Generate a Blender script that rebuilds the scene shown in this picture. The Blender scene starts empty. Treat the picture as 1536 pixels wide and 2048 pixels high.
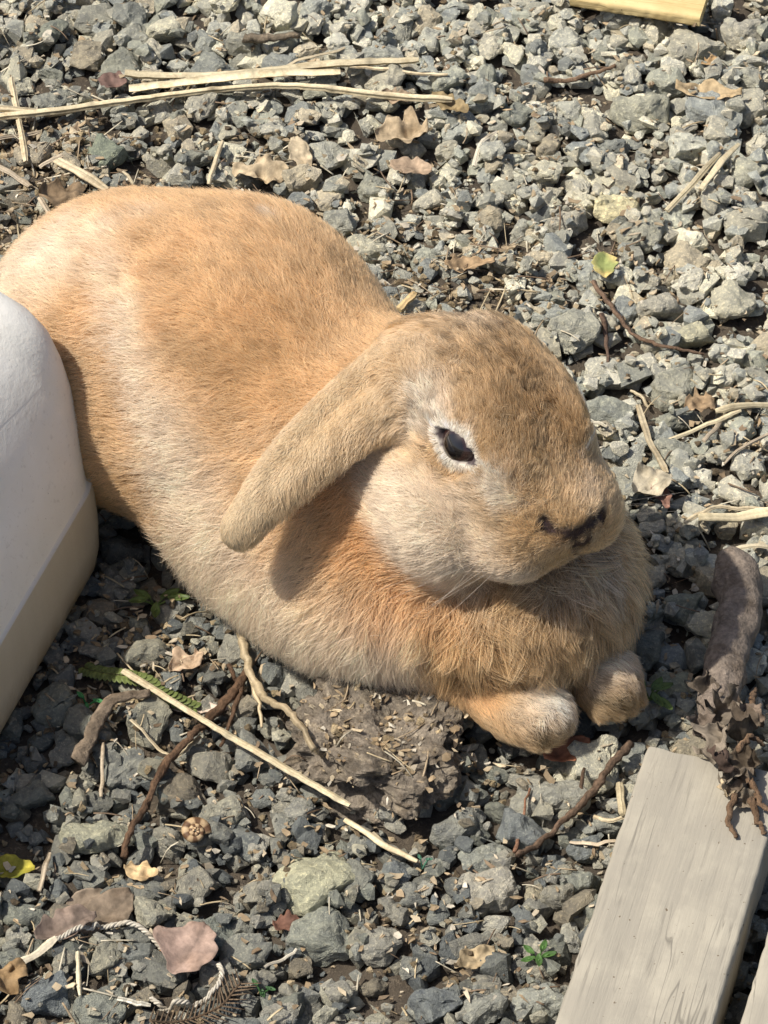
import bpy, math, random
import numpy as np
from mathutils import Vector

# ------------------------------------------------------------------ camera, light, exposure
SC = bpy.context.scene
COL = SC.collection
DIST, FRAME_W = 160.0, 30.0                      # centimetres; the scene itself is in metres
PITCH = math.radians(45.0)
cam_data = bpy.data.cameras.new('camera')
cam = bpy.data.objects.new('camera', cam_data)
COL.objects.link(cam)
cam_data.sensor_fit = 'HORIZONTAL'
cam_data.sensor_width = 36.0
cam_data.lens = 36.0 * DIST / FRAME_W
cam.location = (0, -DIST * math.cos(PITCH) * .01, DIST * math.sin(PITCH) * .01)
cam.rotation_euler = (math.pi / 2 - PITCH, 0, 0)
cam_data.clip_start = 0.05
cam_data.clip_end = 500.0
SC.camera = cam

SUN_DIR = Vector((0.53, 0.07, -0.845)).normalized()      # the way the light travels
sun_elev = math.asin(-SUN_DIR.z)
sun_az = math.atan2(-SUN_DIR.x, -SUN_DIR.y)               # compass bearing of the sun from +Y
world = bpy.data.worlds.new('World')
SC.world = world
world.use_nodes = True
wn = world.node_tree.nodes
sky = wn.new('ShaderNodeTexSky')
sky.sky_type = 'NISHITA'
sky.sun_disc = False
sky.sun_elevation = sun_elev
sky.sun_rotation = sun_az
sky.dust_density = 3.0
sky.ozone_density = .6
sky.air_density = .8
wbg = wn['Background']
wbg.inputs['Strength'].default_value = 0.10
world.node_tree.links.new(sky.outputs[0], wbg.inputs[0])
sl = bpy.data.lights.new('sun', 'SUN')
sl.energy = 4.3
sl.angle = math.radians(0.9)
sl.color = (1.0, 0.945, 0.86)
sun = bpy.data.objects.new('sun', sl)
COL.objects.link(sun)
sun.rotation_euler = SUN_DIR.to_track_quat('-Z', 'Y').to_euler()
sun.location = (-1, .4, 2)
SC.view_settings.view_transform = 'Standard'
SC.view_settings.look = 'None'
SC.view_settings.gamma = 1.0
SC.view_settings.use_curve_mapping = False
SC.view_settings.exposure = 0.45
SC.render.engine = 'CYCLES'
SC.cycles.use_denoising = True
SC.cycles.max_bounces = 10
SC.cycles.transparent_max_bounces = 8
SC.cycles_curves.shape = 'RIBBONS'

# ------------------------------------------------------------------ helpers
rng = np.random.default_rng(7)
random.seed(7)
cosP, sinP = math.cos(PITCH), math.sin(PITCH)
CAM = np.array([0, -DIST * cosP, DIST * sinP])
FWD = np.array([0, cosP, -sinP])
UPV = np.array([0, sinP, cosP])

def ray(px, py):
    k = FRAME_W / DIST / 1536.0
    return FWD + (px - 768.0) * k * np.array([1., 0, 0]) - (py - 1024.0) * k * UPV

def P(px, py, z=0.0):
    """the world point (cm) at height z that the photograph shows at this pixel"""
    d = ray(px, py)
    return CAM + d * ((z - CAM[2]) / d[2])

def N(v):
    v = np.asarray(v, float)
    return v / np.linalg.norm(v)

def link(o, parent=None):
    COL.objects.link(o)
    if parent is not None:
        o.parent = parent
    return o

def tag(o, label=None, cat=None, group=None, kind=None):
    if label: o['label'] = label
    if cat: o['category'] = cat
    if group: o['group'] = group
    if kind: o['kind'] = kind
    return o

def mesh_obj(name, verts, faces, mat, parent=None, smooth=True, colors=None, origin=None):
    """verts in cm (n,3); faces (m,3|4) array or list; colors (n,3) stored as 'col'"""
    verts = np.asarray(verts, np.float32)
    if origin is None:
        origin = np.zeros(3)
        if parent is None:
            origin = np.array([verts[:, 0].mean(), verts[:, 1].mean(), verts[:, 2].min()])
    me = bpy.data.meshes.new(name)
    vv = (verts - origin) * .01
    if isinstance(faces, np.ndarray):
        n, k = faces.shape
        me.vertices.add(len(vv)); me.vertices.foreach_set('co', vv.astype(np.float32).ravel())
        me.loops.add(n * k); me.loops.foreach_set('vertex_index', faces.astype(np.int32).ravel())
        me.polygons.add(n); me.polygons.foreach_set('loop_start', np.arange(0, n * k, k, dtype=np.int32))
        me.update(calc_edges=True); me.validate()
    else:
        me.from_pydata([tuple(v) for v in vv], [], faces); me.update()
    me.polygons.foreach_set('use_smooth', np.full(len(me.polygons), smooth))
    if colors is not None:
        at = me.color_attributes.new('col', 'FLOAT_COLOR', 'POINT')
        c4 = np.ones((len(vv), 4), np.float32); c4[:, :3] = colors
        at.data.foreach_set('color', c4.ravel())
    if mat is not None: me.materials.append(mat)
    o = bpy.data.objects.new(name, me)
    po = np.array(parent['_o']) if parent is not None and '_o' in parent else np.zeros(3)
    o.location = tuple((origin - po) * .01) if parent is None else tuple(-po * .01 + origin * .01)
    return link(o, parent)

def empty(name, at):
    o = bpy.data.objects.new(name, None)
    o.empty_display_size = .01
    o.location = tuple(np.asarray(at) * .01)
    o['_o'] = [float(a) for a in at]
    return link(o)

class NT:
    """small shader-node builder"""
    def __init__(s, name):
        s.m = bpy.data.materials.new(name); s.m.use_nodes = True
        s.t = s.m.node_tree; s.b = s.t.nodes['Principled BSDF']; s.out = s.t.nodes['Material Output']
    def n(s, typ, ins=None, **kw):
        nd = s.t.nodes.new(typ)
        for k, v in kw.items(): setattr(nd, k, v)
        for k, v in (ins or {}).items():
            if isinstance(v, bpy.types.NodeSocket): s.t.links.new(v, nd.inputs[k])
            else: nd.inputs[k].default_value = v
        return nd
    def l(s, a, b): s.t.links.new(a, b)
    def noise(s, vec, scale, detail=4, rough=.55, lac=2.0):
        return s.n('ShaderNodeTexNoise', {'Vector': vec, 'Scale': scale, 'Detail': detail, 'Roughness': rough}).outputs[0]
    def ramp(s, fac, stops):
        r = s.n('ShaderNodeValToRGB', {'Fac': fac}); e = r.color_ramp.elements
        while len(e) < len(stops): e.new(.5)
        for i, (p, c) in enumerate(stops):
            e[i].position = p; e[i].color = (c[0], c[1], c[2], 1) if not np.isscalar(c) else (c, c, c, 1)
        return r.outputs[0]
    def mix(s, f, a, b, mode='MIX'):
        nd = s.n('ShaderNodeMix', data_type='RGBA', blend_type=mode)
        for k, v in ((0, f), (6, a), (7, b)):
            if isinstance(v, bpy.types.NodeSocket): s.l(v, nd.inputs[k])
            else: nd.inputs[k].default_value = (v if k == 0 else (*v, 1) if len(v) == 3 else v)
        return nd.outputs[2]
    def bump(s, h, dist, strength=1.0):
        return s.n('ShaderNodeBump', {'Height': h, 'Distance': dist, 'Strength': strength}).outputs[0]
FUR_N = 300000
# ------------------------------------------------------------------ the rabbit: one surface grown from blended solids
def basis(f, upish=(0, 0, 1)):
    f = N(f); s = N(np.cross(f, upish)); u = np.cross(s, f)
    return np.array([f, s, u])                    # rows: forward, side, up

BA = basis((.83, -.56, 0))
HC = P(1007, 833, 10.6)
HB = basis((.473, -.864, -.174))                  # rows f, s, u ; s points to the side the viewer sees
HF, HS, HU = HB

def hp(a, b, c):
    """point in head frame: forward, up, side towards the viewer"""
    return HC + a * HF + b * HU + c * HS

PRIMS = []     # centre, basis, radii, k, tag
def ell(c, B, r, k, t): PRIMS.append((np.asarray(c, float), B, np.asarray(r, float), k, t))

ell((-9.15, 3.5, 5.5), BA, (6.4, 6.0, 5.8), 0.1, 'rump')
ell(P(485, 655, 6.4), BA, (4.2, 4.6, 5.0), 2.0, 'back')
ell((-5.0, .7, 5.6), BA, (6.3, 6.0, 6.0), 2.0, 'back')
ell((-0.3, -3.6, 5.2), BA, (5.8, 5.4, 5.3), 2.0, 'shoulder')
ell(P(600, 1080, 3.0), BA, (5.3, 3.4, 3.4), 2.0, 'flank')
ell(P(750, 1165, 2.8), BA, (4.2, 3.5, 3.2), 2.0, 'flank')
ell((4.5, -6.7, 3.3), BA, (4.6, 4.5, 3.6), 1.6, 'chest')
ell((-10.2, 1.8, 4.2), BA, (4.3, 3.0, 3.8), .8, 'thigh')
ell((1.4, -3.3, 7.4), BA, (3.9, 3.5, 3.3), 1.5, 'neck')
ell(hp(-.3, .3, .6), HB, (3.7, 2.9, 2.75), .6, 'head')
ell(hp(.7, -2.4, 2.7), HB, (3.4, 2.8, 2.9), 1.0, 'cheek')
ell(hp(.9, -2.1, -1.0), HB, (3.0, 2.0, 2.5), 1.0, 'cheek')
ell(hp(2.8, -.6, .2), HB, (2.8, 2.4, 2.0), 1.2, 'muzzle')
ell(hp(3.8, -1.7, 1.5), HB, (1.7, 1.6, 1.6), .8, 'muzzle')
ell(hp(2.5, .25, 1.5), HB, (1.9, 1.2, 1.2), 1.3, 'muzzle')
ell(hp(4.1, -1.3, -1.2), HB, (1.5, 1.3, 1.35), .8, 'muzzle')
ell(hp(3.5, -2.5, 0), HB, (1.5, 1.4, .8), .6, 'muzzle')
ell(hp(4.95, -.2, 0), HB, (.75, 1.1, .8), .7, 'muzzle')
ell(hp(1.2, 1.4, 1.9), HB, (2.1, 1.2, 1.4), 1.5, 'brow')
ell(hp(1.2, 1.1, -1.25), HB, (1.8, 1.1, 1.2), .9, 'brow')
ell(hp(-2.3, 1.6, 2.0), HB, (1.6, 1.7, 1.1), .9, 'crown')
ell(hp(-1.9, .7, -.5), HB, (1.4, 1.4, 1.0), .9, 'crown')
# front paws
pwL, pwR = P(1050, 1415, 1.3), P(1208, 1355, 1.3)
ell(pwL, basis((.85, -.5, 0)), (1.9, 1.35, 1.25), .5, 'paw')
ell(pwL + np.array([-1.9, 1.2, .1]), basis((.85, -.45, -.1)), (2.0, 1.1, 1.1), .8, 'leg')
ell(pwR, basis((.45, -.9, 0)), (1.6, 1.25, 1.2), .5, 'paw')
ell(pwR + np.array([-.9, 1.9, .2]), basis((.4, -.9, 0)), (2.0, 1.1, 1.1), .8, 'leg')

for pc, fw, sp_ in ((pwL, (.85, -.5, 0), .55), (pwR, (.45, -.9, 0), .50)):
    Bp = basis(fw)
    for t_ in (-1.5, -.5, .5, 1.5):
        ell(pc + Bp[0] * (1.12 - .12 * t_ * t_) + Bp[1] * t_ * sp_ - np.array([0, 0, .35]), basis(Bp[0] + Bp[1] * t_ * .12 - [0, 0, .25]), (.60, .34, .44), .3, 'toe')

def d_ell(p, c, B, r):
    q = (p - c) @ B.T
    k0 = np.sqrt((q / r) ** 2 @ np.ones(3)); k1 = np.sqrt((q / (r * r)) ** 2 @ np.ones(3))
    return k0 * (k0 - 1) / np.maximum(k1, 1e-6)

def smin(a, b, k):
    h = np.maximum(k - np.abs(a - b), 0) / k
    return np.minimum(a, b) - h * h * k * .25

def body_sdf(p):
    d = None
    for c, B, r, k, t in PRIMS:
        e = d_ell(p, c, B, r)
        d = e if d is None else smin(d, e, k)
    return np.maximum(d, .15 - p[:, 2])           # the belly rests flat on the gravel

def march(px, py, fn=body_sdf, off=0.0):
    """where the line of sight through this pixel meets the surface; off = cm towards the viewer"""
    px = np.atleast_1d(px).astype(float); py = np.atleast_1d(py).astype(float)
    k = FRAME_W / DIST / 1536.0
    D = FWD[None] + (px - 768)[:, None] * k * np.array([[1., 0, 0]]) - (py - 1024)[:, None] * k * UPV[None]
    D /= np.linalg.norm(D, axis=1)[:, None]
    t = np.full(len(px), DIST - 25.0)
    for _ in range(90):
        d = fn(CAM + D * t[:, None]); t += d * .8
    return CAM + D * (t - off)[:, None]

# the lop ear: a leaf of capsules that leaves the crown, arcs out and hangs over the flank
EAR_PX = [  # upper edge px, lower edge px, lift above the coat (cm)
    ((925, 690), (890, 780), -1.2), ((845, 668), (845, 842), -.1), ((775, 700), (786, 855), .5), ((708, 755), (725, 885), .8),
    ((648, 812), (682, 922), 1.1), ((592, 868), (636, 958), 1.6), ((545, 925), (588, 998), 2.1), ((508, 985), (546, 1034), 2.5),
    ((480, 1035), (514, 1066), 2.8), ((462, 1066), (486, 1082), 2.9)]
NV = 5
EAR = np.zeros((len(EAR_PX), NV, 3))
mid = np.array([march(*( (np.array(u) + np.array(l)) / 2))[0] for u, l, _ in EAR_PX])
cams = CAM
dist_mid = np.linalg.norm(mid - cams, axis=1) - np.array([e[2] for e in EAR_PX])
for it in range(2):
    dist_mid[1:-1] = (dist_mid[:-2] + dist_mid[1:-1] * 2 + dist_mid[2:]) / 4
for i, (u, l, _) in enumerate(EAR_PX):
    for j in range(NV):
        f = j / (NV - 1)
        q = np.array(u) * (1 - f) + np.array(l) * f
        d = ray(*q); d /= np.linalg.norm(d)
        droop = -.38 * (1 - (2 * f - 1) ** 2) + (.25 - f) * .3       # cupped: the middle stands proud
        EAR[i, j] = CAM + d * (dist_mid[i] + droop * min(1, .35 + .12 * (len(EAR_PX) - i)) - .75 * f * math.exp(-((i - 3.2) / 1.9) ** 2))
# finer rows, so that the ear is a smooth leaf
def _fine(g, m):
    t = np.linspace(0, len(g) - 1, m); i = np.clip(t.astype(int), 0, len(g) - 2); f = (t - i)[:, None, None]
    o = g[i] * (1 - f) + g[i + 1] * f
    for _ in range(3): o[1:-1] = (o[:-2] + 2 * o[1:-1] + o[2:]) / 4
    return o
EAR = _fine(EAR, 24)
for j in range(NV):                                # a little slimmer towards the tip, with the outer rim raised into a ridge
    wt = np.clip((np.arange(24) - 8) / 12, 0, 1)[:, None] * .14 * j / (NV - 1)
    EAR[:, j] = EAR[:, j] * (1 - wt) + EAR[:, 0] * wt
_tv = N(CAM)
EAR[2:, 0] += _tv * .30; EAR[2:, 1] -= _tv * .10
EAR_R = np.array([.33, .18, .22, .24, .15])

# the other ear hangs behind the far side of the head
_sp = [hp(-1.2, .6, -1.6), hp(-1.5, .0, -2.5), hp(-1.9, -1.2, -3.0), hp(-2.4, -2.6, -3.2), hp(-2.8, -4.0, -3.3), hp(-3.0, -5.0, -3.3)]
EAR2 = np.array([[s + HF * (j - 2) * (.3 if i < 2 else .4 if i < 5 else .2) for j in range(NV)] for i, s in enumerate(_sp)])

def ear_sdf(p):
    return np.minimum(one_ear(p, EAR), one_ear(p, EAR2))

def one_ear(p, EAR):
    d = np.full(len(p), 50.0)
    lo, hi = EAR.reshape(-1, 3).min(0) - 2, EAR.reshape(-1, 3).max(0) + 2
    m = np.all((p > lo) & (p < hi), axis=1)
    q = p[m]
    if len(q):
        e = np.full(len(q), 50.0)
        for i in range(len(EAR) - 1):
            for j in range(NV):
                a, b = EAR[i, j], EAR[i + 1, j]
                ab = b - a; h = np.clip((q - a) @ ab / (ab @ ab), 0, 1)
                e = smin(e, np.linalg.norm(q - a - h[:, None] * ab, axis=1) - EAR_R[j], .45)
        d[m] = e
    return d

# eye frame on the visible side of the head (and its twin on the far side)
eye_c = march(906, 893)[0]
def eye_frame(c, side):
    g = np.array([(body_sdf((c + e)[None]) - body_sdf((c - e)[None]))[0] for e in np.eye(3) * .25]); n = N(g)
    a = N(march(948, 930)[0] - march(864, 856)[0]) if side > 0 else N(HF * .9 - HU * .25)
    a = N(a - (a @ n) * n)
    return c, a, np.cross(n, a), n
EYE = [eye_frame(eye_c, 1)]
rel = EYE[0][0] - HC
mir = HC + rel - 2 * (rel @ HS) * HS - HU * .6 - HS * .3
for _ in range(12):                               # settle the far eye on the far side of the head
    g = np.array([(body_sdf((mir + e)[None]) - body_sdf((mir - e)[None]))[0] for e in np.eye(3) * .25])
    mir = mir - N(g) * body_sdf(mir[None])[0]
EYE.append(None)
EYE_L, EYE_H = .95, .34                            # half length and half height of the lid opening (cm)
def mirror(v): return v - 2 * (v @ HS) * HS
c0, a0, b0, n0 = EYE[0]
n1 = N(g); a1 = mirror(a0); a1 = N(a1 - (a1 @ n1) * n1)
EYE[1] = (mir, a1, np.cross(n1, a1), n1)

def almond(q, grow=0.0):
    """<1 inside the lid opening; q (n,3) points"""
    best = np.full(len(q), 9.0)
    for c, a, b, n in EYE:
        r = q - c
        x, y, z = r @ a / (EYE_L + grow), r @ b / (EYE_H + grow), r @ n
        v = np.sqrt(x * x + (np.abs(y) / np.maximum(1 - .55 * x * x, .15)) ** 2)
        v = np.where(np.abs(z) < 1.2, v, 9.0)
        best = np.minimum(best, v)
    return best

NOSE = hp(5.75, -.15, 0)
def seg_dist(p, a, b):
    ab = b - a; h = np.clip((p - a) @ ab / (ab @ ab), 0, 1)
    return np.linalg.norm(p - a - h[:, None] * ab, axis=1)

_ns = march(np.array([1088, 1105, 1128, 1152, 1178, 1205, 1150, 1158, 1120, 1075]), np.array([1044, 1058, 1064, 1066, 1052, 1028, 1096, 1122, 1132, 1122]))
NOSE_SEGS = [(_ns[0], _ns[1], .15), (_ns[1], _ns[2], .07), (_ns[2], _ns[3], .06), (_ns[3], _ns[4], .09), (_ns[4], _ns[5], .14), (_ns[3], _ns[6], .10), (_ns[6], _ns[7], .07), (_ns[8], _ns[3], .03)]
MOUTH_SEGS = [(_ns[7], _ns[8], .05), (_ns[8], _ns[9], .05)]

def rabbit_sdf(p):
    d = body_sdf(p)
    d = smin(d, ear_sdf(p), .7)
    m = np.linalg.norm(p - _ns[3], axis=1) < 3.0
    q = p[m]
    if len(q):
        g = np.full(len(q), 9.0)
        for a, b, r in NOSE_SEGS + MOUTH_SEGS: g = np.minimum(g, seg_dist(q, a, b) - r)
        dd = -smin(-d[m], g, .12)
        d[m] = dd
    for c, a, b, n in EYE:                         # sockets
        m = np.linalg.norm(p - c, axis=1) < 2.2
        q = p[m]
        if len(q):
            r = q - c
            x, y, z = r @ a, r @ b, r @ n
            w = np.sqrt((x / EYE_L) ** 2 + (y / EYE_H) ** 2 + (z / .8) ** 2)
            d[m] = np.maximum(d[m], -(w - 1) * .5)
    return d

def surface_nets(fn, lo, hi, h):
    xs = [np.arange(lo[i], hi[i] + h, h) for i in range(3)]
    nx, ny, nz = map(len, xs)
    V = np.zeros((nx, ny, nz), np.float32)
    for i in range(0, nx, 8):
        g = np.stack(np.meshgrid(xs[0][i:i + 8], xs[1], xs[2], indexing='ij'), -1).reshape(-1, 3)
        V[i:i + 8] = fn(g).reshape(-1, ny, nz)
    S = V < 0
    acc = np.zeros((nx - 1, ny - 1, nz - 1, 3)); cnt = np.zeros((nx - 1, ny - 1, nz - 1))
    def sl(o): return tuple(slice(o[a], [nx, ny, nz][a] - 1 + o[a]) for a in range(3))
    corners = [(i, j, k) for i in (0, 1) for j in (0, 1) for k in (0, 1)]
    for c in corners:
        for ax in range(3):
            if c[ax]: continue
            c2 = list(c); c2[ax] = 1; c2 = tuple(c2)
            a, b = V[sl(c)], V[sl(c2)]
            x = (a < 0) != (b < 0)
            t = np.where(x, a / np.where(x, a - b, 1), 0)
            pt = np.zeros(a.shape + (3,)); pt[...] = c; pt[..., ax] = t
            acc += pt * x[..., None]; cnt += x
    act = cnt > 0
    idx = -np.ones(act.shape, np.int64); idx[act] = np.arange(act.sum())
    ijk = np.argwhere(act)
    verts = np.array(lo) + (ijk + acc[act] / cnt[act][:, None]) * h
    faces = []
    for ax in range(3):
        o1, o2 = [a for a in range(3) if a != ax]
        s0 = [slice(1, -1)] * 3; s0[ax] = slice(0, -1)
        s1 = [slice(1, -1)] * 3; s1[ax] = slice(1, None)
        A, B = S[tuple(s0)], S[tuple(s1)]
        e = np.argwhere(A != B)
        inside = A[A != B]
        base = e + 1; base[:, ax] -= 1
        def at(d1, d2):
            q = base.copy(); q[:, o1] += d1; q[:, o2] += d2
            return idx[q[:, 0], q[:, 1], q[:, 2]]
        f = np.stack([at(-1, -1), at(0, -1), at(0, 0), at(-1, 0)], 1)
        flip = inside if ax != 1 else ~inside
        f[~flip] = f[~flip][:, ::-1]
        faces.append(f)
    f = np.concatenate(faces)
    f = f[(f >= 0).all(1)]
    return verts, f

rv, rf = surface_nets(rabbit_sdf, (-17.5, -14.5, -.3), (11.5, 11, 15.8), .17)
def normals_at(p, fn=rabbit_sdf, e=.12):
    g = np.stack([fn(p + d) - fn(p - d) for d in np.eye(3) * e], 1)
    return g / np.maximum(np.linalg.norm(g, axis=1), 1e-9)[:, None]
# ------------------------------------------------------------------ coat: colour patches and hair
def vnoise(p, scale, seed=0):
    """smooth value noise in 0..1 on (n,3) points (cm)"""
    q = np.asarray(p) * scale + seed * 17.31
    i = np.floor(q).astype(np.int64); f = q - i; f = f * f * (3 - 2 * f)
    def hsh(a, b, c):
        h = (a * 374761393 + b * 668265263 + c * 2147483647 + seed * 974711) & 0xffffffff
        h = ((h ^ (h >> 13)) * 1274126177) & 0xffffffff
        return ((h ^ (h >> 16)) & 0xffff) / 65535.0
    r = 0
    for dx in (0, 1):
        for dy in (0, 1):
            for dz in (0, 1):
                w = (f[:, 0] if dx else 1 - f[:, 0]) * (f[:, 1] if dy else 1 - f[:, 1]) * (f[:, 2] if dz else 1 - f[:, 2])
                r = r + w * hsh(i[:, 0] + dx, i[:, 1] + dy, i[:, 2] + dz)
    return r

ORANGE, TAN, CREAM, WHITE = (.69, .438, .213), (.66, .455, .24), (.86, .70, .51), (.93, .85, .71)
RUST, BROWN, GREY, DIRTY = (.76, .40, .155), (.41, .26, .125), (.74, .61, .45), (.11, .085, .045)
TAIL = np.array([-.83, .56, 0.]); DOWN = np.array([0, 0, -1.])
#        flow                                     length lift  colour   clump
COAT = {
    'rump': (TAIL + DOWN * .35, .72, .55, ORANGE, .12), 'back': (TAIL + DOWN * .30, 0.68, .55, ORANGE, .10),
    'shoulder': (TAIL * .6 + DOWN * .7, .75, .52, ORANGE, .15), 'flank': (TAIL * .35 + DOWN, 1.35, .48, CREAM, .25),
    'chest': (DOWN + np.array([.25, -.35, 0]), 1.6, .48, (.67, .435, .21), .74), 'thigh': (TAIL * .5 + DOWN * .8, 1.2, .42, ORANGE, .25),
    'neck': (TAIL * .6 + DOWN * .5 + HS * .3, 1.1, .45, ORANGE, .3), 'head': (-HF + HU * .15, .62, .52, BROWN, .72),
    'cheek': (-HF - HU * .35, .75, .42, GREY, .3), 'muzzle': (-HF - HU * .1, .38, .45, TAN, .3),
    'brow': (-HF * .8 + HU * .2, .42, .5, TAN, .3), 'crown': (-HF * .4 + HS * .2 + HU * .2, .9, .5, TAN, .35),
    'toe': (N((.8, -.55, -.3)), .34, .25, TAN, .3),
    'paw': (N((.8, -.55, -.25)), .6, .3, TAN, .45), 'leg': (N((.8, -.5, -.2)), .7, .35, ORANGE, .4),
}
DABS = [  # px, py, radius cm, colour, strength
    (90, 515, 1.9, CREAM, 1.0), (20, 560, 2.0, CREAM, .9), (60, 470, 1.6, CREAM, .7), (130, 590, 1.0, CREAM, .7),
    (212, 470, .9, CREAM, .7), (232, 540, .95, CREAM, 1.0), (248, 610, .95, CREAM, 1.0), (268, 680, .95, CREAM, 1.0), (290, 750, .9, CREAM, .9), (310, 820, .9, CREAM, .9),
    (335, 880, 1.1, CREAM, 1.0), (355, 960, 1.4, CREAM, 1.0), (430, 1030, 1.6, CREAM, .8), (500, 1130, 1.5, CREAM, .7), (560, 1200, 1.5, CREAM, .8), (360, 1060, 1.3, CREAM, .8), (450, 1150, 1.4, CREAM, .8), (400, 960, 1.2, CREAM, .4),
    (160, 640, .9, RUST, .6), (300, 560, .7, RUST, .4), (330, 650, .7, RUST, .4), (160, 620, 1.0, ORANGE, .8), (200, 800, 1.2, BROWN, .35), (180, 740, .9, ORANGE, .7),
    (400, 700, .7, BROWN, .5), (335, 690, .6, BROWN, .5), (440, 740, .5, BROWN, .5), (350, 560, .8, BROWN, .35), (480, 620, 1.5, RUST, .2), (520, 700, .5, BROWN, .3), (450, 850, .5, BROWN, .3), (600, 640, .8, BROWN, .25), (300, 430, .7, CREAM, .4), (390, 480, .8, RUST, .35), (560, 400, .8, BROWN, .3), (690, 560, 1.0, BROWN, .3), (545, 440, .35, WHITE, .6),
    (450, 420, 2.2, BROWN, .22), (600, 500, 2.0, BROWN, .15), (300, 500, 1.6, ORANGE, .4), (380, 830, 1.0, CREAM, .35),
    (690, 1000, .9, RUST, 1.0), (720, 1060, .8, RUST, 1.0), (760, 1120, .8, RUST, 1.0), (820, 1165, .8, RUST, .9), (690, 1120, 1.0, ORANGE, .8), (870, 1180, .9, RUST, .55), (640, 1180, 1.2, TAN, .5), (700, 1080, 1.1, RUST, .8), (760, 1200, 1.1, RUST, .6), (900, 1220, .9, RUST, .5),
    (600, 1290, 1.6, CREAM, .75), (700, 1330, 1.2, CREAM, .5), (1000, 1200, 1.3, BROWN, .3), (1200, 1180, 1.8, BROWN, .2), (1100, 1280, 1.8, BROWN, .2), (940, 1330, 1.2, BROWN, .35),
    (1000, 790, 1.7, (.33, .20, .09), .9), (1080, 770, 1.6, (.33, .20, .09), .8), (1060, 870, 1.4, (.31, .19, .085), .9), (950, 700, 1.1, BROWN, .5), (1130, 850, 1.5, BROWN, .5),
    (1100, 960, 1.1, TAN, .7), (1160, 930, 1.2, BROWN, .4), (1180, 990, .8, GREY, .4), (1120, 1010, .6, TAN, .8),
    (845, 800, .7, WHITE, .95), (880, 835, .45, WHITE, .9), (925, 870, .35, WHITE, .8), (838, 850, .5, WHITE, .8), (870, 770, .5, CREAM, .6), (985, 965, .6, WHITE, .75), (1010, 1000, .6, WHITE, .5),
    (900, 960, .55, ORANGE, .4), (850, 930, .9, TAN, .8), (790, 930, .7, TAN, .7), (800, 990, .7, CREAM, .8), (830, 1010, 1.0, CREAM, .8), (830, 1070, .6, CREAM, .9), (940, 1125, .5, CREAM, .9), (1010, 1145, .5, CREAM, .8), (900, 1060, 1.0, GREY, .8), (980, 1100, 1.0, GREY, .8), (800, 1040, .7, CREAM, .7),
    (1060, 1080, .7, TAN, .8), (1100, 1120, .6, BROWN, .3), (1030, 1030, .5, TAN, .6), (1180, 1130, .6, GREY, .8), (1050, 1150, .6, GREY, .9), (990, 1150, .7, GREY, .9), (920, 1110, .7, CREAM, .8), (860, 1070, .7, CREAM, .8), (1110, 1150, .5, GREY, .8), (1125, 1080, .35, BROWN, .7), (1135, 1075, .3, (.14, .085, .055), .85), (1150, 1095, .35, (.12, .075, .055), .8), (1172, 1082, .42, (.055, .03, .027), 1.0), (1165, 1060, .3, (.05, .03, .025), .9), (1100, 1060, .3, BROWN, .7), (1205, 1045, .3, BROWN, .7), (940, 1000, .6, CREAM, .6),
    (960, 650, 1.0, CREAM, .45), (860, 680, .9, CREAM, .5),
    (1105, 1390, 1.0, WHITE, 1.0), (1040, 1400, .6, CREAM, .55), (960, 1390, .7, RUST, .6), (1080, 1475, .6, DIRTY, .85), (1000, 1480, .5, DIRTY, .5), (1130, 1440, .45, DIRTY, .75), (880, 1400, .8, DIRTY, .5),
    (1200, 1320, .8, WHITE, .8), (1245, 1340, .5, CREAM, .6), (1190, 1400, .6, DIRTY, .85), (1240, 1405, .5, DIRTY, .8), (1150, 1370, .5, BROWN, .7),
]
_dp = march([d[0] for d in DABS], [d[1] for d in DABS], rabbit_sdf)

_TAGS = [p[4] for p in PRIMS]
_RPRIM = np.array([p[2].min() for p in PRIMS])
def coat(p):
    """blend weights of the body regions at points p"""
    D = np.stack([d_ell(p, c, B, r) for c, B, r, k, t in PRIMS], 1)
    W = np.exp(-(D - D.min(1)[:, None]) / .28)
    return W / W.sum(1)[:, None]

def coat_color(p, W):
    base = W @ np.array([COAT[t][3] for t in _TAGS])
    ear = np.exp(-np.maximum(ear_sdf(p), 0) / .25)[:, None]
    wob0 = (np.stack([vnoise(p, .9, s) for s in (1, 2, 3)], 1) - .5) * 1.1
    wob1 = (np.stack([vnoise(p, 3.5, s) for s in (11, 12, 13)], 1) - .5)
    for (x, y, r, c, s), q in zip(DABS, _dp):
        wob = p + wob0 * min(1, r * .6) + wob1 * r * .5
        w = s * np.exp(-((wob - q) ** 2).sum(1) / (r * r))[:, None]
        base = base * (1 - w) + np.array(c) * w
    up = np.clip((p[:, 2] - 6) / 6, 0, 1)[:, None]
    ec = np.array((.72, .57, .36)) * (1 - up) + np.array((.70, .51, .29)) * up
    low = np.clip(vnoise(p, 1.6, 9) * 2.4 - 1.35, 0, 1)[:, None]
    ec = ec * (1 - low * .45) + np.array(BROWN) * low * .45
    base = base * (1 - ear) + ec * ear
    a = almond(p)
    ring = np.clip((2.6 - a) / .7, 0, 1)[:, None]
    base = base * (1 - ring * .92) + np.array(WHITE) * ring * .92
    return base, ear[:, 0]

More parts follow.
